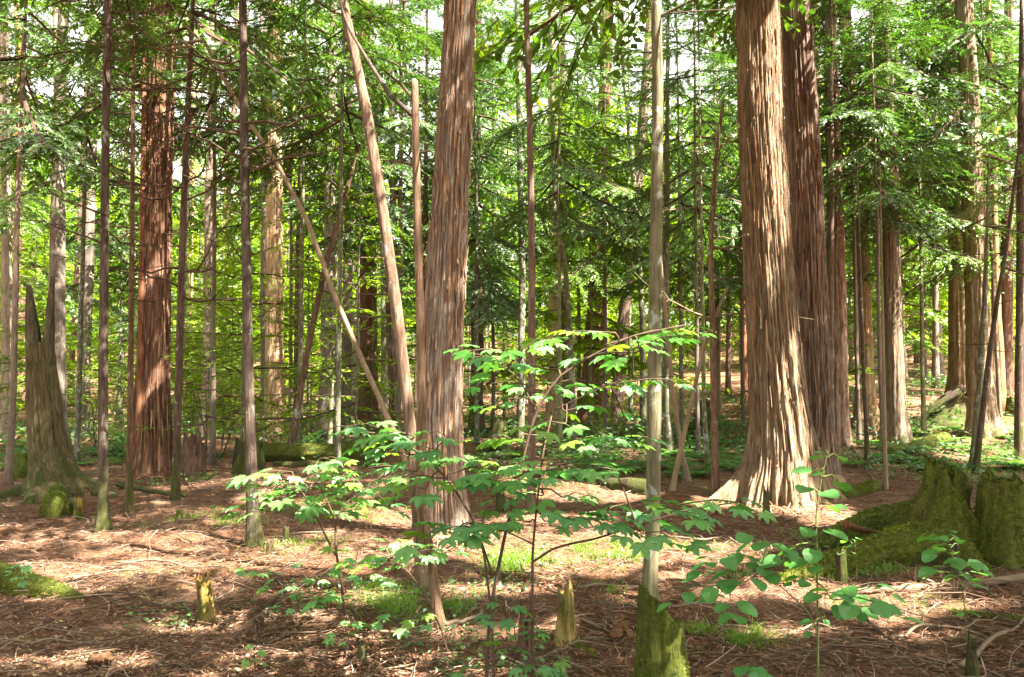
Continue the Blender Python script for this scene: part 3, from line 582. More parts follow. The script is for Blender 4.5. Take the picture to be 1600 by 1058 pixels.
t = slim([(1046, 712, 20), (1042, 660, 13), (1040, 500, 11), (1042, 300, 9)], M_GREENISH, 'mossy green trunk hidden behind the smooth lichen spotted one', H=13, seed=73); add_crown(t, 7, 13, 16, 2, .7, BRD_F, BM2, 31)
t = slim([(1106, 735, 9), (1100, 640, 7), (1098, 500, 6)], M_GREENISH, 'thin green sapling trunk left of the slim reddish one', H=9, seed=74)
t = slim([(1384, 765, 8), (1383, 700, 6), (1381, 600, 5), (1379, 480, 4)], M_PALETWIG, 'thin yellowish sapling stem before the brown cypress on the bank', H=5, seed=75)
t = slim([(1355, 735, 8), (1354, 680, 7), (1350, 600, 6), (1346, 480, 5)], M_THIN, 'thin dark sapling stem left of the yellowish one', H=6, seed=76)
t = slim([(1297, 705, 14), (1297, 650, 12), (1298, 450, 10), (1299, 250, 9)], M_PINK, 'slim trunk with a sunlit edge beside the massive cypress', H=12, dead=[(12, 3.5, 8.5, .8, 1.5)], seed=77)
t = slim([(1519, 735, 12), (1523, 690, 10), (1531, 600, 9), (1538, 480, 8), (1541, 400, 6)], M_GREENISH, 'pale mossy sapling trunk at the right edge behind the big stump', H=6, seed=78); add_crown(t, 4.4, 6.2, 9, 1.6, .6, BRD_F, BM2, 33)
t = slim([(1524, 742, 11), (1530, 690, 9), (1545, 560, 8), (1558, 470, 7), (1572, 390, 6), (1590, 250, 5)], M_THIN, 'dark sapling trunk leaning right over the big stump', H=6, seed=79, dead=[(6, 2, 4.5, .5, .9)]); add_crown(t, 3.4, 6.2, 9, 1.5, .6, BRD_F, BM2, 34)
t = slim([(1592, 720, 14), (1592, 600, 12), (1594, 400, 11), (1596, 150, 10)], M_THIN, 'dark trunk on the very right edge', H=11, seed=80); add_crown(t, 5.2, 11, 20, 1.7, .7, CON_F, CM2, 35)
t = slim([(1005, 664, 11), (1004, 500, 9), (990, 280, 8), (965, 0, 7)], M_GREENISH, 'greenish leaning pole left of the smooth trunk', H=17, seed=81); add_crown(t, 9, 17, 14, 2.2, .8, BRD_F, BM2, 36)
t = slim([(601, 700, 10), (600, 600, 9), (598, 400, 8), (590, 250, 7)], M_GREENISH, 'mossy thin trunk immediately left of the leaning reddish one', H=10, seed=82)
t = slim([(613, 695, 10), (611, 600, 9), (604, 440, 8), (580, 260, 7)], M_THIN, 'thin trunk tucked behind the leaning reddish one', H=10, seed=83)
t = slim([(660, 700, 16), (662, 600, 13), (664, 400, 10)], M_DARKRED, 'dark red trunk hugging the left side of the central cypress', H=12, seed=84)
# the long leaning pole with bare curved branches
t = slim([(662, 792, 10), (640, 735, 10), (614, 672, 10), (596, 630, 9), (560, 550, 9), (522, 460, 8.5), (478, 340, 8), (430, 250, 7.5), (385, 185, 7), (345, 115, 7), (318, 62, 6)], M_PALETWIG, 'long bare pole leaning left across the view with curved twigs at its tip', name='leaning_pole', H=None, cat='dead tree', amp=.02, flare=0, Y=10.3, seed=85)
Yk = 10.3
for q in ([(318, 62), (270, 70), (230, 72), (190, 60), (165, 20)], [(300, 72), (250, 78), (200, 62), (180, 30)], [(230, 72), (190, 78), (140, 68)], [(316, 66), (290, 40), (262, 0)], [(395, 200), (360, 205)], [(335, 100), (400, 60)], [(300, 74), (270, 55), (262, 30)], [(208, 70), (180, 45), (190, 20), (170, 18)]):
    limb(t, [(a, b, Yk + .1*k) for k, (a, b) in enumerate(q)], .02, .006, M_PALETWIG)
# foot of the leaning pole: keep its base on the ground (added stub)

# ------------------------------------------------------------------ forked snag on the left
t = tree('forked_snag', [(94, 772, 112), (86, 745, 74), (76, 700, 57), (69, 640, 49), (64, 580, 43), (62, 535, 38)], M_SNAG, 'dead hollow snag splitting into two spires above wide mossy roots', None, H=None, cat='dead tree', segs=110, rings=110, amp=.05, flare=.36, fh=.35, lobes=6, k=1.2, seed=90)
Yg = t[2][1]
def spire(t, pts, mat, name='spire'):
    P = np.array([[*at(a, b, Yg + d), wv*Yg/FPX/2] for a, b, wv, d in pts]); S = smooth_path(P, 40)
    V, F4, F3 = tube(S[:, :3], S[:, 3], 24, bark_disp(.9, .2, 0, seed=92, z0=0), vertical=True); mb = MB(); mb.add(V - t[2], F4, F3); return obj(name, mb.mesh(name, mat), t[0])
spire(t, [(56, 570, 26, 0), (51, 520, 22, .02), (48, 480, 14, .03), (45, 446, 7, .04)], M_SNAG); spire(t, [(73, 570, 24, 0), (77, 520, 15, 0), (80, 465, 10, 0), (83, 432, 6, 0)], M_SNAG)
root_tube(t[0], [(60, 770), (25, 775), (-15, 778)], .16, M_SNAG); root_tube(t[0], [(120, 765), (150, 768), (185, 778)], .17, M_SNAG); root_tube(t[0], [(95, 780), (110, 790), (120, 800)], .12, M_SNAG)

# ------------------------------------------------------------------ stumps, logs
def stump(name, px, py, wpx, hpx, mat, label, cat='stump', group='old stumps', jag=.15, flare=.35, lean=(0, 0), segs=40, seed=1, amp=.1, cone=None, ysq=1.0, Y=None, tilt=None, hollow=.25, topr=.85):
    G = ground(px, py) if Y is None else np.array([at(px, py, Y)[0], Y, onz(at(px, py, Y)[0], Y)])
    r0 = wpx*G[1]/FPX/2; H = hpx*G[1]/FPX; th = np.linspace(0, 2*np.pi, segs, endpoint=False); n = 22
    top = H*(1 + jag*(1.2*noise(np.cos(th)*1.8, np.sin(th)*1.8, 0, seed) + (.18 if cone else .5)*noise(np.cos(th)*5, np.sin(th)*5, 0, seed+1)))
    if tilt: top = top + tilt[0]*r0*np.cos(th) + tilt[1]*r0*np.sin(th)
    v = np.linspace(0, 1, n)[:, None]; Z = -.12*(1-v)**4 + v*top[None]
    c, s = np.cos(th)[None], np.sin(th)[None]
    rr = r0*(1 - (1-topr)*v + flare*np.exp(-v*5)*(.5 + 1.3*np.abs(noise(c*1.6, s*1.6, 0*v, seed+2))) + amp*noise(c*3, s*3, v*H*1.2, seed+3) + amp*.6*noise(c*7, s*7, v*H*3, seed+4))
    if cone: rr = rr*(1 + (cone-1)*(1-v)**1.6*(.75 + .5*np.abs(noise(c*1.3, s*1.3, 0*v, seed+8))))
    X = rr*c + lean[0]*v*H; Yv = rr*s*ysq + lean[1]*v*H
    if cone:
        lm = 1 + .16*noise(X*5, Yv*5 + seed, Z*5, seed+12) + .08*noise(X*12, Yv*12, Z*12, seed+13); X, Yv = X*lm, Yv*lm
    V = np.stack([X, Yv, Z], -1).reshape(-1, 3)
    inn = np.stack([(rr[-1]*.72)*np.cos(th) + lean[0]*H, rr[-1]*.72*np.sin(th)*ysq + lean[1]*H, top - hollow*H*(.5+.3*noise(np.cos(th)*3, np.sin(th)*3, 0, seed+6))], 1)
    cen = np.array([[lean[0]*H, lean[1]*H, H*(1-hollow)]]); V = np.concatenate([V, inn, cen])
    i = np.arange(n)[:, None]*segs; j = np.arange(segs)[None]; j2 = (j+1) % segs
    F4 = np.stack([i+j, i+j2, i+segs+j2, i+segs+j], -1).reshape(-1, 4); j = np.arange(segs)
    F3 = np.stack([n*segs + j, n*segs + (j+1) % segs, np.full(segs, (n+1)*segs)], 1)
    o = obj(name, mesh(name, V, [F4, F3], mat), None, G); return tag(o, label, cat, group)
def log(name, pts, w0, w1, mat, label, cat='log', group=None, segs=22, lift=.35, amp=.08, n=40, seed=5, real=False):
    P = np.array([ground(a, b) for a, b in pts]); S = smooth_path(P, n); u = np.linspace(0, 1, n); Ym = P[:, 1].mean(); rad = (w0*(1-u) + w1*u)*Ym/FPX/2
    if real: rad = w0*(1-u) + w1*u
    S[:, 2] = (hgt(S[:, 0], S[:, 1]) if not real else S[:, 2]) + rad*lift*2 - rad*.3
    dd = lambda th, Q: 1 + amp*noise(np.cos(th)*2.5, np.sin(th)*2.5, (Q[:, :1] + Q[:, 1:2])*1.6, seed) + amp*.6*noise(np.cos(th)*6, np.sin(th)*6, (Q[:, :1] + Q[:, 1:2])*4, seed+1)
    V, F4, F3 = tube(S, rad, segs, dd); mb = MB(); mb.add(V - P[0], F4, F3)
    return tag(obj(name, mb.mesh(name, mat), None, P[0]), label, cat, group)
# nearest stump and small ones
stump('mossy_stump', 1034, 1085, 78, 132, M_MOSSY, 'green mossy stump with slanting top, nearest to the viewer', seed=11, tilt=(-.75, 0), segs=72, amp=.11, hollow=.12, jag=.06, topr=.8, flare=.35)
stump('yellow_stump', 884, 1003, 27, 80, M_YELLOWWOOD, 'narrow yellow stump with a mossy cap left of the smooth trunk', seed=12, segs=44, amp=.17, jag=.12, topr=.9, flare=.8)
stump('broken_stump', 822, 1030, 26, 62, M_ROT, 'splintered reddish stump partly hidden by the sapling stem', seed=13, segs=32, amp=.16, jag=.55, topr=.6, flare=.4)
stump('yellow_stump', 325, 973, 22, 66, M_YELLOWWOOD, 'leaning yellow stump alone on the open litter at left', seed=14, segs=40, amp=.18, jag=.3, lean=(-.14, 0), flare=.9, topr=.85)
stump('small_stump', 570, 1042, 12, 34, M_SNAG, 'small dark peg of a stump low in the middle', seed=15, segs=20, lean=(-.2, 0))
stump('small_stump', 404, 998, 17, 24, M_ROT, 'tiny crumbling orange stump left of the peg', seed=16, segs=20, jag=.4)
stump('small_stump', 421, 866, 11, 18, M_YELLOWWOOD, 'small sawn stub by the foot of the scaly brown trunk', seed=17, segs=18)
stump('small_stump', 447, 845, 11, 20, M_SNAG, 'small upright stub between the scaly trunk and the left sapling', seed=171, segs=18)
stump('small_stump', 1106, 828, 11, 24, M_ROT, 'little red stub on the litter before the massive cypress', seed=18, segs=18)
stump('small_stump', 1198, 820, 14, 48, M_SNAG, 'thin tapering stub in front of the roots of the massive cypress', seed=19, segs=18, topr=.5, jag=.3)
stump('small_stump', 1315, 912, 17, 48, M_DARKMOSS, 'dark sawn stub with a yellow side by the mossy root', seed=20, segs=20)
stump('small_stump', 1490, 905, 22, 50, M_SNAG, 'mossy stub standing against the big stump behind a leafy seedling', seed=21, segs=24)
stump('small_stump', 782, 800, 14, 26, M_DARKMOSS, 'dark thumb shaped stub right of the central cypress', seed=22, segs=20)
stump('small_stump', 850, 770, 9, 40, M_ROT, 'thin orange splintered stub near the pinkish pole', seed=23, segs=16, topr=.5)
stump('small_stump', 122, 808, 13, 28, M_YELLOWWOOD, 'short orange stub right of the sawn mossy log at left', seed=24, segs=18)
stump('small_stump', 281, 812, 13, 14, M_MOSSY, 'mossy knob at the foot of the dark slim trunk', seed=25, segs=18)
stump('small_stump', 1520, 1062, 24, 60, M_DARKMOSS, 'mossy pointed stub at the lower right', seed=26, segs=24, topr=.3, jag=.3)
stump('broken_stump', 302, 742, 36, 52, M_DARKRED, 'ragged dark stump right behind the dark slim trunk', seed=27, segs=44, amp=.14, jag=.35)
stump('broken_stump', 388, 738, 44, 46, M_DARKMOSS, 'dark rotten stump behind the scaly brown trunk', seed=28, segs=44, amp=.12, jag=.2)
stump('mossy_stump', 30, 745, 30, 34, M_MOSSY, 'squat mossy stump at far left behind the snag', seed=29, segs=36)
stump('mossy_stump', 780, 690, 30, 26, M_DARKMOSS, 'dark weathered stump beyond the central cypress', seed=30, segs=30, jag=.4)
stump('mossy_stump', 889, 672, 26, 18, M_DARKMOSS, 'cut dark stump by the pinkish cypress', seed=301, segs=30, jag=.1)
stump('mossy_stump', 1590, 650, 34, 26, M_DARKMOSS, 'dark stump near the right edge behind the broad cypress', seed=302, segs=30, jag=.2)
# big mossy stump on the right with its buttresses
bigs = thing('large_mossy_stump', ground(1500, 868), 'huge old stump blanketed in green moss at the right edge', 'stump')
def part_stump(px, py, *a, **kw):
    o = stump('wood', px, py, *a, M_MOSSY, '', **kw); w_ = o.location.copy()
    for k_ in ('label', 'category', 'group'):
        if k_ in o: del o[k_]

    o.parent = bigs; o.location = w_ - bigs.location; return o
if 1:
    def P_(name, *a, **kw): o = part_stump(*a, **kw); o.name = name; return o
    P_('stump_body', 1480, 868, 54, 120, seed=41, segs=130, amp=.26, jag=.34, flare=.2, topr=1, hollow=.5, cone=3.4)
    P_('buttress', 1566, 878, 54, 122, seed=43, segs=90, amp=.2, jag=.14, flare=.1, topr=1, hollow=.3, cone=2.3)
    P_('buttress', 1425, 852, 50, 84, seed=45, segs=60, amp=.2, jag=.2, flare=.3, topr=.9, hollow=.1, lean=(.75, 0), cone=2.6)
root_tube(bigs, [(1440, 838), (1390, 838), (1345, 840), (1310, 852), (1270, 862)], .20, M_MOSSY, sink=.1)
root_tube(bigs, [(1450, 876), (1400, 880), (1350, 886), (1300, 896), (1250, 905), (1205, 912)], .17, M_MOSSY, sink=0)
log('fallen_branch', [(1620, 905), (1560, 914), (1480, 922), (1400, 926), (1330, 928)], 14, 9, M_DEAD, 'long grey fallen pole lying before the huge mossy stump', 'branch', 'fallen branches on the litter', lift=.6)
pl = log('bark_slab', [(1322, 872), (1350, 866), (1392, 856)], 12, 5, M_ROT, 'reddish split slab of wood resting on the mossy root', 'wood', lift=4.2, segs=8)
log('mossy_log', [(1258, 782), (1290, 782), (1330, 776), (1368, 766)], 13, 22, M_MOSSY, 'short mossy log right of the massive cypress foot', 'log', 'mossy logs')
log('mossy_log', [(1390, 710), (1430, 702), (1475, 690)], 14, 24, M_MOSSY, 'mossy hump of rotten log below the brown cypresses on the bank', 'log', 'mossy logs')
log('mossy_log', [(418, 722), (470, 722), (540, 722), (596, 722)], 30, 30, M_MOSSY, 'big fallen trunk with mossy top lying by the sunlit cypress', 'log', 'mossy logs', segs=40, amp=.14, n=80, lift=.6)
log('mossy_log', [(430, 728), (500, 730), (590, 729)], 10, 14, M_DARKMOSS, 'thin dark log wedged along the foot of the big fallen trunk', 'log', 'mossy logs', amp=.2)
log('mossy_log', [(-30, 925), (10, 924), (60, 930), (130, 940)], 62, 10, M_MOSSY, 'tapering mossy log at the lower left edge', 'log', 'mossy logs', segs=34, amp=.1, n=60, lift=.4)
log('mossy_log', [(84, 810), (86, 796), (90, 780)], 34, 28, M_MOSSY, 'sawn mossy log end facing the viewer below the snag', 'log', 'mossy logs', segs=30, lift=.5)
log('mossy_log', [(105, 800), (120, 808), (128, 812)], 10, 6, M_MOSSY, 'short mossy limb beside the sawn log end', 'log', 'mossy logs')
log('mossy_log', [(1015, 772), (990, 768), (960, 764), (945, 758)], 30, 22, M_DARKMOSS, 'dark cut log with a mossy top left of the smooth trunk', 'log', 'mossy logs', segs=26)
log('mossy_log', [(185, 762), (230, 770), (290, 778)], 9, 5, M_DARKMOSS, 'thin dark log running right from the snag roots', 'log', 'mossy logs', lift=.7)
log('mossy_log', [(1480, 958), (1540, 965), (1600, 972)], 9, 12, M_MOSSY, 'mossy stick log at the lower right edge', 'log', 'mossy logs')
log('mossy_log', [(1140, 905), (1180, 893), (1225, 880), (1250, 872)], 10, 13, M_DARKMOSS, 'dark fallen limb behind the heart leaved seedling', 'log', 'mossy logs')
log('mossy_log', [(930, 1030), (905, 1012), (890, 1006)], 12, 8, M_MOSSY, 'mossy curved root running from the narrow yellow stump', 'log', 'mossy logs')
# upturned root plates
rm = stump('root_mound', 1478, 664, 64, 30, M_DARKMOSS, '', seed=52, jag=.3, amp=.25, ysq=.5, cone=1.7, topr=.8)
for k_ in ('label', 'category', 'group'):
    if k_ in rm: del rm[k_]
rm.parent = TAD[0]; rm.location = rm.location - Vector([float(v) for v in TAD[2]])
stump('root_plate', 1095, 684, 46, 44, M_DARKMOSS, 'dark upturned root plate far back left of the massive cypress', 'stump', seed=50, jag=.4, amp=.2, lean=(.25, 0), ysq=.5, topr=.5)
for k, q in enumerate(([(1440, 655), (1462, 630), (1490, 612), (1505, 606)], [(1545, 660), (1530, 632), (1512, 614)], [(1475, 660), (1482, 640), (1497, 615)], [(1430, 662), (1450, 645), (1475, 626), (1500, 612)])):
    P = np.array([at(a, b, 22.6 - .15*k) for a, b in q]); P[0, 2] = onz(P[0, 0], P[0, 1]) - .1
    S = smooth_path(P, 24); V, F4, F3 = tube(S, np.linspace(.03, .10, 24), 12, lambda th, Q: 1 + .2*noise(np.cos(th)*2, np.sin(th)*2, Q[:, 2:3]*3, 9)); mb = MB(); mb.add(V - TAD[2], F4, F3); obj('stilt_root', mb.mesh('stilt_root', M_DARKMOSS), TAD[0])

def fuzz(o, n, l0=.008, l1=.02, mat=None):
    me = o.data; V = np.zeros(len(me.vertices)*3, np.float32); me.vertices.foreach_get('co', V); V = V.reshape(-1, 3)
    C = np.zeros(len(me.polygons)*3, np.float32); me.polygons.foreach_get('center', C); C = C.reshape(-1, 3); Nn = np.zeros(len(C)*3, np.float32); me.polygons.foreach_get('normal', Nn); Nn = Nn.reshape(-1, 3)
    A = np.zeros(len(C), np.float32); me.polygons.foreach_get('area', A); q = np.random.default_rng(len(C)+n)
    i = q.choice(len(C), n, p=A.astype(np.float64)/A.astype(np.float64).sum()); e = np.sqrt(A[i])[:, None]; P = C[i] + q.uniform(-.5, .5, (n, 3))*e*(1-np.abs(Nn[i]))
    keep = (noise(P[:, 0]*7, P[:, 1]*7, P[:, 2]*5, 71) + .5*Nn[i][:, 2] > -.15); P, Nq = P[keep], Nn[i][keep]; n = len(P)
    D = norm(Nq + q.normal(0, .7, (n, 3)) + [0, 0, .25]); NN = norm(q.normal(0, 1, (n, 3))); l = q.uniform(l0, l1, n); V, F = kites(P - Nq*.003, D, NN, l, l*.45); mb = MB(); mb.add(V, F)
    tag(obj('moss', mb.mesh('moss', mat or M_MOSS, False), o), kind='stuff')
bpy.context.view_layer.update()
for o in list(bpy.data.objects):
    if o.type == 'MESH' and o.data.materials and o.data.materials[0] in (M_MOSSY,):
        big = max(o.dimensions) if o.dimensions.length else 1
        A_ = sum(p.area for p in o.data.polygons); fuzz(o, int(min(9000, 9000*A_)), .008 if o.matrix_world.translation.y < 6 else .012, .02 if o.matrix_world.translation.y < 6 else .03)
MARKS = []      # (px, short name) of trees one can find
for a_, b_ in ((12, 'the far left trunk'), (65, 'the forked snag'), (162, 'the dark slender trunk at left'), (240, 'the thick dark red cypress'), (290, 'the slim trunk with curving bare twigs'), (388, 'the scaly brown trunk'), (430, 'the sunlit pale cypress'), (500, 'the long leaning pole'), (576, 'the reddish cypress behind the log'), (630, 'the leaning reddish trunk'),
                (690, 'the central flaking cypress'), (830, 'the pinkish pole'), (890, 'the wavy thin trunk'), (935, 'the dark foliage hung cypress'), (1022, 'the smooth lichen spotted trunk'), (1115, 'the hooked twig trunk'), (1195, 'the massive cypress'), (1262, 'the dark red cypress behind the massive one'), (1310, 'the moss edged brown cypress'), (1350, 'the curved cypress on the bank'),
                (1392, 'the straight cypress on the bank'), (1500, 'the cypress on arched roots'), (1530, 'the broad cypress at right'), (1592, 'the right edge trunk')): MARKS.append((a_, b_))
USED = {}
def where(px, words_, default):
    if px < -10 or px > 1610: return default
    ms = sorted(MARKS, key=lambda m: abs(m[0]-px))
    for m in ms[:3]:
        rel = 'just left of' if px < m[0]-9 else ('just right of' if px > m[0]+9 else 'directly behind')
        l = '%s %s %s' % (words_, rel, m[1])
        if len(l.split()) <= 16 and l not in USED: USED[l] = 1; return l
    return default
# ------------------------------------------------------------------ the rest of the forest
def stick_trunk(seed, H=19, r=.16, lean=.02):
    q = np.random.default_rng(seed); n = 26; z = np.linspace(-.3, H, n); u = np.clip(z/H, 0, 1)
    x = np.cumsum(q.normal(0, .018, n)) + lean*z; y = np.cumsum(q.normal(0, .018, n))
    rad = r*(1 - .75*u) + r*.5*np.exp(-np.clip(z, 0, 9)/.35)
    V, F4, F3 = tube(np.stack([x, y, z], 1), rad, 12, lambda th, P: 1 + .1*noise(np.cos(th)*3, np.sin(th)*3, P[:, 2:3]*.4, seed), vertical=True); mb = MB(); mb.add(V, F4, F3); return mb
FT = [{m: stick_trunk(300+k, 19, .16, (-.02, .015, .0, .03, -.01)[k]).mesh('trunk', mm) for m, mm in (('red', M_DARKRED), ('grey', M_GREY), ('tan', M_TAN), ('green', M_GREENISH), ('pink', M_PINK))} for k in range(5)]
def cm(seed, mats, *a, **kw): return arr_mesh('crown', crown_arr(seed, *a, **kw), mats)
CR_CON = [cm(400+k, CM if k % 2 else CM2, 7.5, 18.5, 26, 3.0, .9, CON_C, CON_C and None or 0) if False else arr_mesh('crown', crown_arr(400+k, 6 + k*.6, 18.5, 36, 3.2, .9, CON_C), CM if k % 2 else CM2) for k in range(4)]
CR_YNG = [arr_mesh('crown', crown_arr(420+k, 2.4, 9.5, 44, 2.1, .5, CON_F, upper=.9), CM if k % 2 else CM2) for k in range(4)]
CR_BRD = [arr_mesh('crown', crown_arr(440+k, 2.4, 15, 52, 3.4, 1.4, BRD_C, pitch0=-.15, pitch1=.8, pj=.4), BM if k != 2 else BM2) for k in range(4)]
CR_LOW = [arr_mesh('crown', crown_arr(460+k, .7, 6.5, 34, 2.3, 1.0, BRD_F, pitch0=-.1, pitch1=.7, pj=.35), BM if k % 2 else BM2) for k in range(4)]
def filler(name, px, Y, wpx, tm, cr, label, cat, group, hs=1.0, H=19.0, cs=1.0, rs=1.0, dead=0, rz=None):
    x = (px - 800)/FPX*Y; rz = random.random()*6.28 if rz is None else rz
    t = thing(name, (x, Y, onz(x, Y)), label, cat, group, rz)
    r = wpx*Y/FPX/2/.16; obj('trunk', random.choice(FT)[tm], t, None, None, (r, r, H/19.0))
    if cr is not None: obj('crown', cr, t, None, (0, 0, random.random()*6), (cs*rs, cs*rs, cs*hs))
    for k in range(dead):
        s_ = random.uniform(.6, 1.3); obj('dead_branch', random.choice(DEADM), t, (0, 0, random.uniform(2, 8)), (random.uniform(-.4, .4), random.uniform(-.3, .3), random.random()*6.28), s_)
    return t
# young cypresses whose low boughs hang into the view: (px, distance, scale)
YNG_L = 'young cypress with dark drooping boughs among the middle distance trunks'
for px, Y, sc, low in [(20, 13, 1.2, 2.6), (125, 17, 1.3, 2.6), (335, 16, 1.2, 3.0), (470, 17, 1.3, 2.2), (530, 15, 1.2, 2.6), (625, 19, 1.3, 2.0), (455, 27, 1.6, 2.5),
                        (745, 20, 1.3, .4), (770, 27, 1.5, .2), (875, 18, 1.2, 1.6), (905, 31, 1.8, 1.0), (945, 22, 1.3, 1.2), (1065, 22, 1.4, .2), (1090, 17, 1.1, 1.4), (1160, 25, 1.4, .4),
                        (1340, 19, 1.2, 1.5), (1300, 23, 1.4, 1.0), (1440, 21, 1.3, .8), (1560, 22, 1.3, 1.0), (1500, 28, 1.5, 1.0), (1375, 17.5, 1.1, 2.2)]:
    i = random.randrange(4)
    t = filler('young_cypress', px, Y, 90*sc/Y*1.3, random.choice(['grey', 'green']), None, where(px, ('large' if sc > 1.4 else 'small') + ' young cypress with dark drooping boughs, ' + ('far back' if Y > 22 else 'nearer'), YNG_L), 'tree', 'young cypresses', H=10.5*sc*.95)
    obj('crown', CR_YNG[i], t, (0, 0, low + 1.0), (0, 0, random.random()*6), (sc, sc, sc))
# tall trees in the distance, trunk by trunk
fr = random.Random(5); placed = []
FILL_L = 'tall distant conifer trunk deep in the bright woods'; BRD_L = 'distant broadleaf tree glowing yellow green in the sun'
def ok(x, Y, d):
    for a, b in placed:
        if (a-x)**2 + (b-Y)**2 < d*d: return False
    placed.append((x, Y)); return True
for t_ in NAMED: placed.append((t_[2][0], t_[2][1]))
n = 0
while n < 125:
    Y = fr.uniform(22, 78); px = fr.uniform(-160, 1760)
    if not ok((px-800)/FPX*Y, Y, 1.7): continue
    n += 1; dense = sstep(500, 800, px); w_ = fr.choice([.16, .2, .26, .32, .42, .5])*FPX/Y
    cr = CR_CON[fr.randrange(4)] if fr.random() < .10 + .26*float(dense) else None
    hue_ = fr.choice(['red', 'grey', 'tan', 'pink', 'grey'] if w_*Y > 300 else ['grey', 'green', 'pink', 'tan']); lb = where(px, ('thick ' if w_*Y > 380 else 'slim ') + {'green': 'mossy', 'red': 'dark red', 'grey': 'grey brown', 'tan': 'tan', 'pink': 'pinkish'}[hue_] + ' conifer in the middle distance', FILL_L) if Y < 36 else FILL_L
    filler('distant_conifer', px, Y, w_, hue_, cr, lb, 'tree', 'distant conifers', H=fr.uniform(17, 24), cs=fr.uniform(.85, 1.2), dead=2 if Y < 30 else 0)
n = 0
while n < 90:
    Y = 24 + 55*fr.random()**1.1; px = fr.uniform(-150, 1750)
    if fr.random() < .25 and px > 900: continue
    if not ok((px-800)/FPX*Y, Y, 2.2): continue
    n += 1; lb = where(px, 'bright yellow green broadleaf tree in the middle distance', BRD_L) if Y < 33 else BRD_L; filler('distant_broadleaf', px, Y, .14*FPX/Y, fr.choice(['green', 'grey']), CR_BRD[fr.randrange(4)], lb, 'tree', 'distant broadleaf trees', H=9 if Y < 38 else 15, cs=fr.uniform(.55, 1.0) if Y < 38 else fr.uniform(.9, 1.3), hs=fr.uniform(.7, 1.0))
UND_L = 'low leafy understory tree in bright green leaf'
n = 0
while n < 90:
    Y = 16 + 44*fr.random()**1.1; px = fr.uniform(-150, 1750)
    if (560 < px < 1250 or px > 1500) and Y < 24: continue
    if px > 850 and fr.random() < .35: continue
    if not ok((px-800)/FPX*Y, Y, 1.2): continue
    n += 1; lb = where(px, 'low leafy understory tree ' + ('nearer, ' if Y < 22 else 'farther back, '), UND_L) if Y < 30 else UND_L; filler('understory_tree', px, Y, .06*FPX/Y, 'green', CR_LOW[fr.randrange(4)], lb, 'tree', 'understory trees', H=6.5, cs=fr.uniform(.5, 1.0))
# unseen trees added beside and behind the viewer so their crowns shade the floor
SIDE = [(6.9, 5.1, 9, 3.4), (9.3, -1.2, 8.5, 3.4), (4.6, -3.5, 9, 3.4), (11, 3.8, 9, 3.6), (9.5, 8.0, 8.5, 3.2), (13.5, 1.0, 10, 4), (1.5, -2.2, 9.5, 3.0), (12.5, 8.5, 9, 3.4), (15, 12, 9, 3.6), (-3.5, -1.5, 9, 3.2), (7.5, -6, 10, 4), (3.2, -.4, 8.5, 3.0), (0.2, -4.5, 9, 3.4), (-8.5, 5.5, 8, 3)]
for k, (x, y, zb, rr_) in enumerate(SIDE):
    t = thing('cypress_tree', (x, y, onz(x, y)), 'unseen tall cypress added to shade the forest floor near the viewer', 'tree', 'unseen cypresses added for shade')
    obj('trunk', FT[k % 5]['red'], t, None, None, (1.2, 1.2, 1.0)); A = crown_arr(500+k, zb, 18.5, 46, rr_*1.3, 1.2, CON_C)
    obj('crown', arr_mesh('crown', punched(A, (x, y, onz(x, y))), CM), t)
# far woods that read as one mass
mb = MB(); q = np.random.default_rng(9); n = 90000
a = q.uniform(-.75, .75, n); d = q.uniform(82, 125, n); hh = q.uniform(0, 1, n)**1.0 * (21 + 8*noise(a*14, 0, 0, 3))
x = d*np.sin(a); y = d*np.cos(a); P = np.stack([x, y, hgt(x, y) + hh], 1)
cl = noise(x*.25, y*.25, hh*.35, 6) > -.25; P = P[cl]; n = len(P)
D = norm(q.normal(0, 1, (n, 3))*[1, 1, .5]); NN = norm(q.normal(0, .5, (n, 3)) + [0, -.3, 1]); V, F4 = kites(P, D, NN, q.uniform(.5, 1.1, n), q.uniform(.35, .8, n)); mb.add(V, F4)
tag(obj('distant_woods', mb.mesh('distant_woods', M_BROAD, False)), 'distant sunlit woods closing the view behind all trunks', 'woods', kind='stuff')

# shrubs of the sunny clearing floor
def shrub_arr(seed, h=1.1, wd=.9, n=16): return crown_arr(seed, .12, h, n, wd, wd*.5, BRD_F, pitch0=.15, pitch1=.9, upper=1.0)
SHR = [arr_mesh('leafy_shoots', shrub_arr(600+k), [M_SHRUB if k % 2 else M_BROADM, M_TWIG]) for k in range(4)]
n = 0
for k in range(900):
    Y = 13.5 + 34*fr.random(); px = fr.uniform(-60, 1660); x = (px-800)/FPX*Y
    if px > 180 and px < 680 and Y < 19: continue
    if 1120 < px < 1340 and Y < 18: continue
    if not ok(x, Y, .8): continue
    n += 1
    if n > 190: break
    s_ = fr.uniform(.35, .8)*(1.0 if Y > 18 else .7)
    tag(obj('shrub', SHR[fr.randrange(4)], None, (x, Y, onz(x, Y)), (0, 0, fr.random()*6), (s_, s_, s_*fr.uniform(.6, 1))), where(px, 'low green shrub on the floor ' + ('nearer, ' if Y < 20 else 'farther back, '), 'low green shrub on the forest floor between the trunks') if Y < 28 else 'low green shrub on the forest floor between the trunks', 'shrub', 'low shrubs')
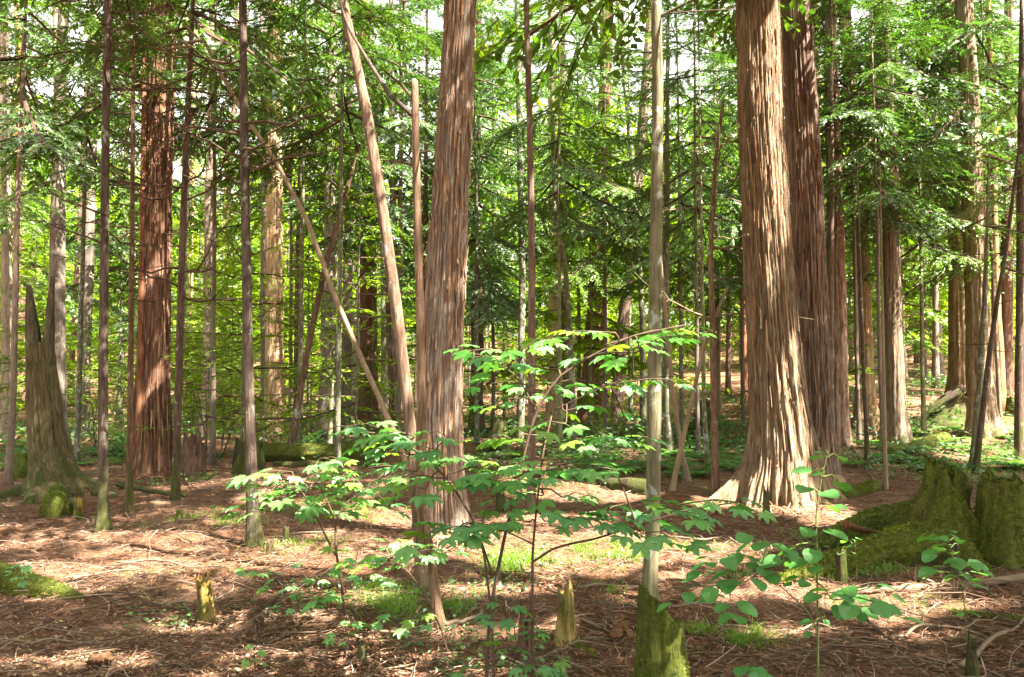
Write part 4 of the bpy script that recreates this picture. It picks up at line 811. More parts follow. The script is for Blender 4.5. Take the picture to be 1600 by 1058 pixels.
# bright shrub by the ragged stump, left of the scaly trunk
for k, (px, py, s_) in enumerate([(318, 735, 1.3), (345, 715, 1.2), (150, 705, 1.1), (215, 690, 1.0), (130, 690, 1.2)]):
    g = ground(px, py); t = thing('leafy_bush', g, ['thin stemmed bright green bush beside the ragged dark stump', 'bright green bush between the two dark broken stumps', 'airy green bush right of the forked snag', 'airy bush behind the thin knobbly trunk', 'pale green bush behind the snag roots'][k], 'bush', 'bright bushes')
    obj('leaves', arr_mesh('leaves', crown_arr(620+k, .7, 2.2, 12, 1.25, .7, BRD_F, pitch0=.0, pitch1=.5), BM), t, None, None, s_*.8)
    for m in range(4):
        P = np.array([[0, 0, -.05], [random.uniform(-.2, .2), random.uniform(-.2, .2), .6], [random.uniform(-.5, .5), random.uniform(-.3, .3), 1.5]]); V, F4, F3 = tube(smooth_path(P, 10), np.linspace(.014, .006, 10), 5); b_ = MB(); b_.add(V, F4, F3); obj('stem', b_.mesh('stem', M_TWIG), t)

# ferns
def fern(seed):
    q = np.random.default_rng(seed); mb = MB()
    for k in range(9):
        a = k*.7 + q.uniform(-.2, .2); Lf = q.uniform(.32, .5); s = np.linspace(0, 1, 15); z = .75*Lf*s*(1.25 - s) ; r_ = Lf*s*(.55+.45*s)
        ax = np.stack([r_*math.cos(a), r_*math.sin(a), z], 1); V, F4, F3 = tube(ax, .003*(1.1-s), 3, cap=False); mb.add(V, F4)
        T = norm(np.gradient(ax, axis=0)); S = np.array([-math.sin(a), math.cos(a), 0]); ln = Lf*.34*np.sin(np.pi*np.clip(s*.85+.12, 0, 1))**.8
        for sg in (1, -1):
            D = norm(S*sg + T*.45 + [0, 0, -.15]); V, F = kites(ax[2:], D[2:], np.tile([0, 0, 1.], (13, 1)) + q.normal(0, .15, (13, 3)), ln[2:], ln[2:]*.3 + .004); mb.add(V, F)
    return mb
FERN = [fern(700+k).mesh('fern', M_FERN, False) for k in range(4)]
FS = []
for (x0, x1, y0, y1, nn_) in [(1055, 1160, 655, 735, 20), (860, 960, 690, 735, 14), (1420, 1600, 672, 745, 24), (1000, 1050, 690, 740, 6), (10, 70, 690, 740, 12), (130, 210, 690, 730, 12), (880, 1000, 650, 690, 8), (1330, 1400, 690, 740, 4), (720, 820, 660, 720, 8)]:
    for k in range(nn_):
        g = ground(fr.uniform(x0, x1), fr.uniform(y0, y1)); FS.append((g, 'small green fern in the patch ' + {1055: 'left of the massive cypress', 860: 'beyond the wavy thin trunk', 1420: 'behind the huge mossy stump', 1000: 'around the foot of the smooth trunk', 10: 'behind the forked snag', 130: 'right of the forked snag', 880: 'beneath the dark foliage hung cypress', 1330: 'below the cypresses on the bank', 720: 'right of the central cypress'}[x0]))
for px, py in ((1060, 745), (1140, 735), (940, 745), (968, 738), (880, 745), (1152, 722), (1095, 745)): FS.append((ground(px, py), where(px, 'larger bright fern', 'bright fern')))
for g, lb in FS:
    s_ = fr.uniform(.7, 1.35); tag(obj('fern', FERN[fr.randrange(4)], None, g, (fr.uniform(-.1, .1), fr.uniform(-.1, .1), fr.random()*6), s_), lb, 'fern', 'ferns of the undergrowth')
# low ground cover leaves
mb = MB(); q = np.random.default_rng(21); n = 60000
Y = 4.5 + 34*q.random(n)**1.3; px = q.uniform(-60, 1660, n); x = (px-800)/FPX*Y
den = noise(x*.55, Y*.55, 0, 61) + .5*noise(x*1.7, Y*1.7, 0, 62) + .55*sstep(12, 22, Y) - .12 - .22*(1-sstep(5, 11, Y))
den = den + .9*np.exp(-((px-1100)/90)**2 - ((Y-16.5)/3.5)**2) + .8*np.exp(-((px-930)/90)**2 - ((Y-16)/3.5)**2) + .8*np.exp(-((px-1500)/110)**2 - ((Y-14.5)/3)**2)
k = den > .28; x, Y = x[k], Y[k]; n = len(x); z = hgt(x, Y) + q.uniform(.01, .1, n)*(1 + sstep(10, 17, Y)*5*np.clip(noise(x*1.3, Y*1.3, 0, 63)+.5, .1, 2))
D = norm(np.stack([q.normal(0, 1, n), q.normal(0, 1, n), q.normal(0, .25, n)], 1)); NN = norm(np.stack([q.normal(0, .6, n), q.normal(0, .6, n), np.ones(n)], 1)); sz = q.uniform(.018, .045, n)*(1 + 2.4*sstep(9, 20, Y))
V, F4 = kites(np.stack([x, Y, z], 1), D, NN, sz, sz*.7); mb.add(V, F4)
tag(obj('ground_cover', mb.mesh('ground_cover', M_SHRUB, False)), 'scattered tiny green leaves creeping over the litter', 'ground cover', kind='stuff')
# grass tufts
mb = MB()
for (px, py, rx, ry, nb, h_) in [(945, 862, 40, 12, 1500, .09), (985, 872, 35, 10, 1000, .09), (805, 882, 40, 12, 1100, .12), (1120, 998, 60, 12, 1300, .11), (650, 950, 70, 16, 1600, .14), (320, 815, 60, 8, 900, .08), (360, 800, 40, 6, 600, .08), (940, 925, 20, 8, 300, .09),
                                 (470, 850, 60, 10, 500, .08), (1285, 845, 30, 8, 500, .11), (1270, 895, 30, 8, 500, .12), (1360, 895, 40, 8, 500, .1), (500, 800, 60, 8, 800, .12), (600, 800, 50, 8, 600, .12), (1140, 770, 30, 5, 300, .1), (1500, 735, 60, 8, 900, .12), (700, 935, 30, 14, 500, .13), (1150, 860, 50, 8, 300, .07), (1060, 860, 20, 8, 250, .09), (760, 760, 60, 10, 700, .1)]:
    g = ground(px, py); Y0 = g[1]; sx = rx*Y0/FPX; a_, b_ = ground(px, py-ry), ground(px, py+ry); sy = abs(a_[1]-b_[1])/2
    bx = g[0] + q.normal(0, .75, nb)*sx; by = Y0 + q.normal(0, .7, nb)*sy; kk = noise(bx*5, by*5, 0, 88) + .3*noise(bx*14, by*14, 0, 89) > -.15; bx, by = bx[kk], by[kk]; nb = len(bx); bz = hgt(bx, by) - .005; hh = h_*q.uniform(.25, 1.1, nb); aa = q.random(nb)*6.28; wv = .0022*(1 + Y0/12)
    base = np.stack([bx, by, bz], 1); S = np.stack([np.cos(aa), np.sin(aa), 0*aa], 1); ln = np.stack([np.cos(aa*3+1), np.sin(aa*5+1), 0*aa], 1)*(hh*q.uniform(.3, 1.7, nb))[:, None]
    up = np.stack([0*hh, 0*hh, hh], 1); V = np.stack([base - S*wv, base + S*wv, base + up*.6 + ln*.4 + S*wv*.7, base + up*.6 + ln*.4 - S*wv*.7, base + up*.85 + ln], 1).reshape(-1, 3); i = np.arange(nb)[:, None]*5
    mb.add(V, i + np.array([[0, 1, 2, 3]]), i + np.array([[3, 2, 4]]))
tag(obj('grass', mb.mesh('grass', M_GRASS, False)), 'fresh green grass tufts scattered on the brown litter', 'grass', kind='stuff')

# ------------------------------------------------------------------ litter
def wedge(n, y0, y1, pw, q): 
    Y = y0 + (y1-y0)*q.random(n)**pw; x = q.uniform(-.72, .72, n)*Y*1.0 + q.normal(0, .3, n); return x, Y
def sticks(n, y0, y1, pw, l0, l1, r0, r1, q, mb, m=0, pts=5, lift=.012):
    x, Y = wedge(n, y0, y1, pw, q); a = q.random(n)*2*np.pi; l = l0*(l1/l0)**q.random(n); c = q.normal(0, .22, n); s = np.linspace(-.5, .5, pts)
    ax = x[:, None] + np.cos(a)[:, None]*l[:, None]*s - np.sin(a)[:, None]*(c*l)[:, None]*(s**2)*2 + q.normal(0, .02, (n, pts))*l[:, None]
    ay = Y[:, None] + np.sin(a)[:, None]*l[:, None]*s + np.cos(a)[:, None]*(c*l)[:, None]*(s**2)*2 + q.normal(0, .02, (n, pts))*l[:, None]
    az = hgt(ax, ay) + q.uniform(0, lift, n)[:, None] + np.clip(q.normal(0, .10, n), -.25, .35)[:, None]*l[:, None]*s + .004 + (np.abs(q.normal(0, .05, n))*l)[:, None]*(1-(2*s)**2)
    rad = (r0*(r1/r0)**q.random(n))[:, None]*(1 - .5*(s+.5))
    P = np.stack([ax, ay, az], -1); T = norm(np.gradient(P, axis=1)); A = norm(np.cross(T, [0, 0, 1.])); B = np.cross(A, T)
    V = np.stack([P + (A*math.cos(k_) + B*math.sin(k_))*rad[..., None] for k_ in (0.5, 2.6, 4.7)], 2)   # n,pts,3,3
    base = (np.arange(n)*pts*3)[:, None, None]; i = (np.arange(pts-1)*3)[None, :, None]; j = np.arange(3)[None, None]; j2 = (j+1) % 3
    F = np.stack([base+i+j, base+i+j2, base+i+3+j2, base+i+3+j], -1).reshape(-1, 4); mb.add(V.reshape(-1, 3), F, m=m)
q = np.random.default_rng(33); mb = MB()
sticks(13000, 3.3, 18, 1.5, .08, .5, .0015, .005, q, mb); sticks(420, 3.3, 18, 1.3, .3, 1.0, .003, .009, q, mb, lift=.03); sticks(2500, 3.3, 9, 1.2, .06, .3, .001, .003, q, mb)
tag(obj('twig_litter', mb.mesh('twig_litter', M_STICK, True)), 'pale dead twigs strewn over the forest floor', 'twigs', kind='stuff')
mb = MB(); n = 34000     # dead cypress sprays: fronds with side fingers
x, Y = wedge(n, 3.3, 17, 1.5, q); a0 = q.random(n)*6.28; L0 = q.uniform(.03, .11, n); tilt = q.normal(.05, .16, n); bz = hgt(x, Y) + q.uniform(.006, .03, n)
D0 = norm(np.stack([np.cos(a0), np.sin(a0), tilt], 1)); N0 = norm(np.stack([q.normal(0, .35, n), q.normal(0, .35, n), np.ones(n)], 1)); B0 = np.stack([x, Y, bz], 1)
V, F = kites(B0, D0, N0, L0, L0*.05 + .002); mb.add(V, F)
for k, (f, sg) in enumerate([(.2, 1), (.3, -1), (.45, 1), (.55, -1), (.7, 1)]):
    a = a0 + sg*q.uniform(.5, .9, n); D = norm(np.stack([np.cos(a), np.sin(a), tilt + q.normal(0, .1, n)], 1)); keep = q.random(n) < .75
    V, F = kites((B0 + D0*(L0*f)[:, None])[keep], D[keep], N0[keep], (L0*(.75-.4*f))[keep], (L0*.075 + .002)[keep]); mb.add(V, F)
tag(obj('leaf_litter', mb.mesh('leaf_litter', M_LITTER, False)), 'rusty brown fallen cypress sprays covering the ground', 'litter', kind='stuff')
mb = MB(); n = 5200      # pale dry leaves, thickest at the lower left
x = q.normal(-2.3, 1.5, n); Y = 3.3 + np.abs(q.normal(0, 1.1, n)); k = q.random(n) < .12; x[k], Y[k] = q.uniform(-4, 5, k.sum()), q.uniform(3.5, 12, k.sum())
D = norm(np.stack([q.normal(0, 1, n), q.normal(0, 1, n), q.normal(0, .25, n)], 1)); NN = norm(np.stack([q.normal(0, .45, n), q.normal(0, .45, n), np.ones(n)], 1)); l = q.uniform(.014, .034, n)
V, F = kites(np.stack([x, Y, hgt(x, Y) + q.uniform(.008, .02, n)], 1), D, NN, l, l*.65); mb.add(V, F)
tag(obj('dry_leaves', mb.mesh('dry_leaves', M_CHIP, False)), 'small tan dry leaves scattered at the lower left', 'leaves', kind='stuff')
# larger fallen branches one can pick out: pixel ends on the ground
FB = [((20, 1014), (80, 1012), (150, 1010), (230, 1003), 5, 'long pale bent branch at the lower left edge'), ((180, 885), (240, 880), (300, 895), (350, 893), 5, 'curved pale branch on the sunlit litter at left'), ((110, 965), (165, 952), (215, 945), (300, 958), 5, 'thin dark branch lying left of the leaning yellow stump'),
      ((215, 948), (260, 950), (310, 948), (350, 944), 5, 'straight branch passing behind the leaning yellow stump'), ((460, 935), (420, 960), (390, 985), (380, 995), 5, 'diagonal branch beside the tiny orange stump'), ((595, 1000), (640, 1003), (680, 990), (730, 980), 6, 'forked stick near the curved trunk foot'),
      ((600, 1058), (640, 1052), (680, 1046), (700, 1040), 4, 'brown twig lying at the bottom middle'), ((690, 985), (720, 980), (745, 975), (755, 965), 12, 'chunky weathered branch right of the curved trunk foot'), ((1040, 955), (1080, 955), (1130, 952), (1180, 950), 6, 'pale stick running right from behind the nearest stump'), ((905, 978), (930, 985), (950, 992), (975, 1000), 7, 'red brown stick right of the narrow yellow stump'),
      ((940, 990), (948, 975), (957, 960), (962, 946), 9, 'ochre splinter of wood leaning on the litter'), ((840, 1040), (880, 1020), (930, 1015), (985, 1022), 6, 'curved grey branch left of the nearest stump'), ((1230, 1000), (1270, 985), (1300, 990), (1340, 1010), 7, 'crooked branch in the twiggy lower right'), ((1280, 960), (1350, 975), (1385, 1000), (1410, 1025), 10, 'thick dark root like branch in the lower right'),
      ((1400, 1010), (1440, 985), (1500, 990), (1560, 970), 7, 'bent brown branch below the leafy seedling at right'), ((1500, 1050), (1540, 1020), (1570, 1000), (1600, 975), 12, 'weathered grey branch at the lower right corner'), ((1430, 900), (1490, 880), (1540, 905), (1590, 925), 4, 'thin pale branch bending over the fallen pole'), ((1050, 845), (1100, 850), (1130, 845), (1170, 862), 5, 'pale stick in the sun right of the smooth trunk'),
      ((900, 925), (950, 920), (1000, 924), (1010, 924), 8, 'brown stick behind the narrow yellow stump'), ((1330, 700), (1350, 725), (1362, 750), (1380, 765), 5, 'thin fallen branch on the bank'), ((270, 745), (300, 765), (330, 775), (380, 778), 4, 'fallen twig near the ragged dark stump'), ((1200, 1045), (1250, 1030), (1290, 1035), (1330, 1050), 6, 'dark stick at the bottom right of centre'),
      ((960, 1008), (965, 992), (975, 985), (985, 1010), 22, 'flat red brown piece of bark by the nearest stump'), ((145, 1050), (150, 1040), (165, 1035), (175, 1045), 26, 'flat reddish bark piece at the lower left')]
for k, (a, b, c, d, wp, lab) in enumerate(FB):
    P = np.array([ground(*p) for p in (a, b, c, d)]); S = smooth_path(P, 24); r_ = wp*(1 if wp > 15 else .75)*P[:, 1].mean()/FPX/2; u = np.linspace(0, 1, 24); S[:, 0] += .012*noise(u*9, k, 0, 5); S[:, 1] += .012*noise(u*9, k+9, 0, 5)
    rad = r_*(1 - .6*u); S[:, 2] = hgt(S[:, 0], S[:, 1]) + np.minimum(rad*.9, .02) + .015 + .03*np.abs(noise(u*4, k, 0, 15))
    V, F4, F3 = tube(S, rad, 7, lambda th, Q: 1 + .15*noise(np.cos(th)*2, np.sin(th)*2, Q[:, :1]*9, 3)); b_ = MB()
    if wp > 15: V[:, 2] = S[:, 2].mean() + (V[:, 2]-S[:, 2].mean())*.35
    b_.add(V - P[0], F4, F3)
    if wp < 12:
        for m in range(3):
            i_ = random.randrange(5, 20); dd_ = norm(np.array([random.uniform(-1, 1), random.uniform(-1, 1), random.uniform(.1, .6)])); tt = np.linspace(0, 1, 5); p = S[i_] + dd_*(tt*random.uniform(.06, .2))[:, None] + np.array([0, 0, -1])*(tt**2*.05)[:, None]
            V, F4, F3 = tube(p, rad[i_]*.5*(1-tt) + .001, 4); b_.add(V - P[0], F4, F3)
    nm = 'bark_piece' if wp > 15 else 'fallen_branch'
    tag(obj(nm, b_.mesh(nm, M_ROT if wp > 15 or 'ochre' in lab else (M_TWIG if 'dark' in lab else M_DEAD)), None, P[0]), lab, 'bark' if wp > 15 else 'branch', 'fallen branches on the litter')
# litter heaps of bark and needles round the big trees: long peeled shreds
mb = MB()
for (px, py, rx, ry, nb) in [(1215, 800, 110, 20, 420), (690, 850, 60, 14, 260), (240, 745, 40, 8, 120), (910, 745, 40, 10, 140), (1400, 705, 30, 8, 80), (1480, 920, 60, 10, 120)]:
    g = ground(px, py); Y0 = g[1]; sx = rx*Y0/FPX; a_, b_ = ground(px, py-ry), ground(px, py+ry); sy = abs(a_[1]-b_[1])/2 + .1
    for k in range(nb):
        x_, y_ = g[0] + q.normal(0, .5)*sx, Y0 + q.normal(0, .5)*sy; a = q.random()*6.28; T = norm(np.array([math.cos(a), math.sin(a), q.uniform(-.15, .5)])); Nn = norm(np.cross(T, [math.sin(a), -math.cos(a), 0]) + q.normal(0, .2, 3))
        V, F = strip_mesh(np.array([x_, y_, onz(x_, y_) + .02 + abs(q.normal(0, .03))]), Nn, T, q.uniform(.08, .35), q.uniform(.006, .02), .02); mb.add(V, F)
tag(obj('bark_litter', mb.mesh('bark_litter', M_STRIP, False)), 'fallen shreds of bark heaped at the tree feet', 'bark litter', kind='stuff')

# ------------------------------------------------------------------ saplings in front
def leaf_outline(kind):
    if kind == 'maple':
        lob = [(-128, .42), (-86, .66), (-43, .9), (0, 1.0), (43, .9), (86, .66), (128, .42)]; pts = [(-.02, -.0)]
        for k, (a, l) in enumerate(lob):
            for da, f in ((-19, .60), (-11, .80), (0, 1.0), (11, .80), (19, .60)):
                if da == -17 and k: continue
                if da == 17 and k < 6: da, f = 21.5, .58
                aa = R(a + da); pts.append((math.cos(aa)*l*f, math.sin(aa)*l*f))
        return np.array(pts)
    t = np.linspace(-1, 1, 17)[1:-1]; a = t*math.pi*.97; r_ = .52*(1 + .18*np.cos(a)) + .2*np.maximum(0, np.cos(a))**6 ; 
    P = np.stack([.42 + r_*np.cos(a)*1.0, r_*np.sin(a)*.95], 1); return np.concatenate([[[.08, 0]], P])
def leaf_mesh(kind, mat, seed):
    q = np.random.default_rng(seed); P = leaf_outline(kind); n = len(P); c = np.array([[.16 if kind == 'maple' else .4, 0]]); A = np.concatenate([P, c])
    A = A*(1 + q.normal(0, .025, A.shape)); r_ = np.hypot(A[:, 0], A[:, 1]); ang = np.arctan2(A[:, 1], A[:, 0])
    if kind == 'maple': z = -.20*r_**2 + .045*np.cos(ang*360/43)*-1*(r_ > .3) + q.normal(0, .012, len(A)); pet = .95
    else: z = .13*np.abs(A[:, 1]) - .12*A[:, 0]**2 + q.normal(0, .01, len(A)); pet = .45
    V = np.column_stack([A, z]); j = np.arange(n); F3 = np.stack([j, (j+1) % n, np.full(n, n)], 1); k = len(V)
    s = np.linspace(0, 1, 3); V = np.concatenate([V, np.stack([-pet*s, -.012+0*s, .10*s - .02], 1), np.stack([-pet*s, .012+0*s, .10*s - .02], 1)]); 
    F4 = np.array([[k, k+1, k+4, k+3], [k+1, k+2, k+5, k+4]])
    V[:, 0] += pet      # origin at the end of the petiole
    return mesh('leaf', V, [F4, F3], [mat, M_STEMG], np.array([1, 1] + [0]*n), False)
LM = {k: [leaf_mesh(*a, s_) for s_ in (1, 2, 3)] for k, a in {'maple': ('maple', M_MAPLE), 'young': ('maple', M_MAPLEY), 'heart': ('heart', M_HEART)}.items()}
def sapling(label, base, stems, sprays, kind='maple', cat='sapling', size=.075, mat=M_TWIG, name='maple_sapling', young=.12, group='leafy saplings in front'):
    """stems: lists of (px,py,Y) with widths; sprays: (attach px,py,Y), x0,y0,x1,y1,n,[size],[depth drift]"""
    g = ground(*base[:2]) if len(base) == 2 else np.array([at(*base)[0], base[2], onz(at(*base)[0], base[2])])
    t = thing(name, g, label, cat, group); q = random.Random(int(base[0]*3 + base[1]))
    nodes_ = []
    for k, (w0, w1, pts) in enumerate(stems):
        P = [at(a, b, c) for a, b, c in pts]
        if k == 0: P = [g - [0, 0, .05]] + P
        S = smooth_path(np.array(P), 30); u = np.linspace(0, 1, 30); V, F4, F3 = tube(S, w0*(1-u) + w1*u, 7); mb = MB(); mb.add(V - g, F4, F3); obj('stem', mb.mesh('stem', mat), t); nodes_.append(S)
    SS = np.concatenate(nodes_)
    for sp in sprays:
        x0, y0, x1, y1, n_, Y0 = sp[:6]; sz = sp[6] if len(sp) > 6 else size; A, B = at(x0, y0, Y0), at(x1, y1, Y0 + q.uniform(-.25, .25))
        k = int(np.argmin(np.linalg.norm(SS - A, axis=1))); root_ = SS[k]
        if np.linalg.norm(root_ - A) > np.linalg.norm(SS - B, axis=1).min(): A, B = B, A; k = int(np.argmin(np.linalg.norm(SS - A, axis=1))); root_ = SS[k]
        Tm = (root_ + A)/2 + np.array([0, 0, .015]); S = smooth_path(np.array([root_, Tm, A - [0, 0, .01], (A+B)/2 + [0, 0, .015], B - [0, 0, .01]]), 18); u = np.linspace(0, 1, 18)
        V, F4, F3 = tube(S, .0035*(1-u) + .0012, 4); mb = MB(); mb.add(V - g, F4, F3); obj('twig', mb.mesh('twig', mat), t)
        side = 1; L1 = np.linalg.norm(A - root_); L2 = np.linalg.norm(B - A) + 1e-6; u0 = L1/(L1+L2)*.9 
        n_ = max(2, int(round(n_*.72))) if n_ > 3 else n_
        for m in range(n_):
            f = u0 + (1-u0)*(m+.6)/n_; i_ = min(16, f*17); p = S[int(i_)]*(1-i_ % 1) + S[int(i_)+1]*(i_ % 1); T = norm(S[min(17, int(i_)+1)] - S[int(i_)])
            yaw = math.atan2(T[1], T[0]) + side*q.uniform(.5, 1.5) if m < n_-1 else math.atan2(T[1], T[0]); side = -side
            s_ = sz*q.uniform(.75, 1.25); off = np.array([0, 0, q.uniform(-.02, .02)]) if m else 0
            kd = 'young' if (kind == 'maple' and q.random() < young) else kind
            o = obj('leaf', q.choice(LM[kd]), t, p + off - g, (q.uniform(-.35, .35), q.uniform(-.08, .42), yaw), s_*(.85 if kind == 'heart' else 1.05))
    return t
S3 = 4.0
sapling('tallest maple sapling, its tiers of lobed leaves spreading right to the smooth trunk', (757, 1090, S3),
  [(.011, .004, [(762, 1000, S3), (770, 930, S3), (790, 830, S3), (808, 765, S3), (822, 695, S3), (838, 642, S3), (870, 590, S3), (920, 558, S3), (985, 525, S3), (1070, 508, S3)]),
   (.006, .003, [(770, 900, S3), (756, 858, S3), (740, 813, S3), (702, 750, S3+.1), (652, 704, S3+.1), (600, 682, S3+.1)]), (.004, .002, [(838, 642, S3), (810, 590, S3), (770, 560, S3), (725, 548, S3)]), (.004, .002, [(868, 640, S3), (930, 610, S3-.1), (980, 590, S3-.1), (1060, 588, S3-.1)])],
  [(800, 552, 725, 546, 9, S3), (790, 565, 740, 556, 7, S3-.2), (835, 600, 750, 600, 6, S3), (870, 575, 775, 574, 9, S3+.1), (850, 525, 960, 517, 11, S3+.2), (950, 535, 1080, 508, 14, S3), (990, 540, 1090, 520, 8, S3-.2), (900, 560, 1000, 548, 9, S3+.1), (850, 598, 940, 596, 8, S3+.2), (940, 600, 1090, 592, 11, S3-.1), (820, 540, 860, 528, 5, S3-.1),
   (800, 620, 870, 614, 6, S3+.1), (830, 665, 885, 660, 5, S3-.3), (865, 690, 985, 683, 12, S3), (985, 680, 1030, 692, 4, S3, .085), (745, 688, 810, 684, 6, S3, .09), (725, 720, 800, 722, 8, S3), (880, 640, 960, 635, 5, S3), (760, 635, 815, 620, 5, S3+.2)], size=.078, young=.22)
sapling('maple sapling leaning left with large overlapping pale leaves before the fallen log', (775, 1085, S3-.05),
  [(.008, .003, [(768, 960, S3-.05), (756, 862, S3-.05), (738, 810, S3-.05), (702, 752, S3), (660, 712, S3), (610, 680, S3), (545, 672, S3)])],
  [(560, 668, 502, 672, 6, S3, .09), (600, 668, 540, 664, 8, S3), (650, 680, 590, 676, 8, S3, .088), (690, 700, 605, 700, 10, S3, .085), (700, 715, 640, 708, 7, S3+.1), (650, 735, 565, 728, 9, S3+.2), (690, 745, 610, 748, 9, S3+.1), (665, 762, 625, 765, 6, S3-.1, .09), (700, 752, 790, 750, 10, S3, .085), (700, 738, 770, 732, 8, S3), (570, 690, 640, 712, 7, S3+.1), (700, 680, 665, 676, 4, S3), (690, 720, 730, 716, 4, S3+.1)], size=.08, young=.12)
S2 = 3.75
sapling('maple sapling with a straight dark stem and wide flat lower tier of leaves', (833, 1095, S2),
  [(.010, .003, [(832, 1000, S2), (832, 930, S2), (832, 862, S2), (838, 795, S2), (848, 710, S2+.1), (862, 650, S2+.2)]), (.006, .003, [(833, 878, S2), (862, 858, S2), (890, 850, S2), (930, 842, S2), (1000, 820, S2), (1080, 795, S2), (1150, 785, S2)]), (.004, .002, [(833, 850, S2), (790, 830, S2), (740, 820, S2)]), (.003, .002, [(832, 890, S2), (822, 905, S2), (800, 960, S2)])],
  [(765, 822, 665, 832, 12, S2, .095), (770, 818, 715, 822, 6, S2-.1, .09), (830, 812, 770, 822, 9, S2), (840, 800, 960, 798, 14, S2), (850, 812, 940, 812, 10, S2-.1, .085), (950, 790, 1060, 782, 13, S2+.1), (1000, 800, 1090, 800, 10, S2), (1060, 785, 1180, 786, 11, S2), (950, 822, 1030, 836, 8, S2-.1, .09), (1000, 830, 1060, 842, 5, S2-.1, .1), (840, 735, 960, 724, 13, S2, .09), (800, 745, 850, 738, 7, S2+.1), (760, 755, 830, 748, 8, S2+.1), (780, 775, 850, 772, 7, S2+.1), (800, 728, 850, 715, 5, S2), (900, 740, 960, 730, 6, S2-.2, .09), (880, 775, 920, 772, 4, S2, .07), (760, 790, 800, 800, 4, S2)], size=.082, young=.06)
S1 = 5.2
sapling('bushy maple sapling with a forked stem and clustered leaves left of centre', (540, 965),
  [(.012, .004, [(534, 915, S1), (525, 862, S1), (524, 815, S1), (538, 788, S1), (570, 765, S1), (600, 740, S1)]), (.007, .003, [(524, 868, S1), (506, 832, S1), (488, 795, S1), (470, 765, S1), (430, 750, S1)]), (.005, .002, [(524, 812, S1), (510, 780, S1), (490, 745, S1), (505, 722, S1)]), (.003, .002, [(475, 755, S1), (492, 735, S1), (500, 722, S1)])],
  [(460, 735, 385, 742, 12, S1), (470, 750, 375, 752, 11, S1+.1), (480, 765, 400, 775, 13, S1-.1), (470, 780, 410, 778, 9, S1-.2, .09), (410, 795, 375, 798, 5, S1-.1), (480, 735, 525, 728, 9, S1), (480, 762, 570, 762, 14, S1), (500, 775, 560, 772, 11, S1-.2), (480, 790, 540, 790, 10, S1), (560, 750, 530, 742, 6, S1), (540, 765, 605, 760, 8, S1+.2), (490, 722, 515, 716, 6, S1), (500, 715, 540, 720, 4, S1), (430, 760, 470, 745, 7, S1+.2), (520, 800, 560, 805, 5, S1+.1), (440, 790, 480, 782, 6, S1), (590, 770, 610, 800, 4, S1), (550, 785, 580, 790, 4, S1)], size=.082, young=.14)
sapling('low arching maple seedling with bright leaves before the two slim trunk feet', (706, 1030),
  [(.006, .003, [(690, 985, 4.8), (668, 935, 4.8), (640, 895, 4.8), (612, 872, 4.8)]), (.003, .002, [(664, 930, 4.8), (630, 925, 4.8), (590, 922, 4.8), (540, 920, 4.8)])],
  [(600, 880, 530, 888, 11, 4.8), (620, 870, 560, 868, 9, 4.8), (640, 862, 700, 862, 9, 4.9), (650, 850, 590, 845, 8, 5.0), (600, 900, 560, 902, 6, 4.7), (620, 905, 590, 912, 4, 4.6, .1), (650, 880, 620, 885, 6, 4.9), (650, 955, 660, 975, 3, 4.7), (560, 858, 530, 854, 4, 5.0), (640, 872, 680, 850, 5, 4.9), (610, 855, 640, 850, 5, 5.0), (600, 975, 640, 972, 4, 4.7), (540, 925, 500, 932, 5, 4.8)], size=.07, young=.3)
for k, (bx, by, pts, spr, sz, lab) in enumerate([
  (545, 1000, [(540, 985, 5.0), (538, 965, 5.0)], [(540, 975, 560, 980, 5, 5.0), (540, 985, 520, 990, 4, 5.0), (545, 965, 555, 970, 4, 5.0), (540, 998, 555, 1000, 4, 4.9)], .05, 'knee high maple seedling at the foot of the forked sapling'),
  (470, 985, [(467, 960, 5.0), (465, 940, 5.0)], [(460, 930, 500, 928, 6, 5.0), (465, 945, 440, 955, 6, 5.0), (470, 940, 485, 945, 4, 5.0), (480, 932, 520, 925, 5, 5.1)], .06, 'spindly seedling with yellow stem left of the forked sapling'),
  (445, 925, [(445, 915, 5.5)], [(445, 912, 420, 908, 3, 5.5), (445, 915, 460, 918, 3, 5.4), (440, 900, 400, 892, 5, 5.6)], .06, 'tiny maple seedling on the open litter'),
  (400, 905, [(398, 895, 5.9)], [(398, 893, 380, 890, 3, 5.9), (398, 896, 420, 898, 4, 5.9), (450, 882, 455, 880, 2, 5.9)], .055, 'tiny seedling near the diagonal branch'),
  (500, 925, [(500, 905, 5.4)], [(500, 900, 515, 898, 3, 5.4), (495, 902, 485, 900, 2, 5.4)], .07, 'single stemmed seedling with three broad leaves'),
  (30, 925, [(28, 900, 5.5), (26, 885, 5.5)], [(26, 885, 40, 882, 4, 5.5), (28, 890, 15, 892, 3, 5.5), (28, 900, 35, 905, 4, 5.5)], .045, 'sunlit seedling on the mossy log at left'),
  (400, 1045, [(398, 1030, 4.3), (396, 1015, 4.3)], [(396, 1012, 410, 1010, 3, 4.3), (398, 1025, 385, 1030, 4, 4.3), (398, 1035, 405, 1040, 3, 4.3)], .035, 'tiny glossy seedling at the bottom left of centre')]):
    sapling(lab, (bx, by), [(.003, .0015, pts)], spr, size=sz, name='maple_seedling', cat='seedling', young=.2, group='small seedlings')
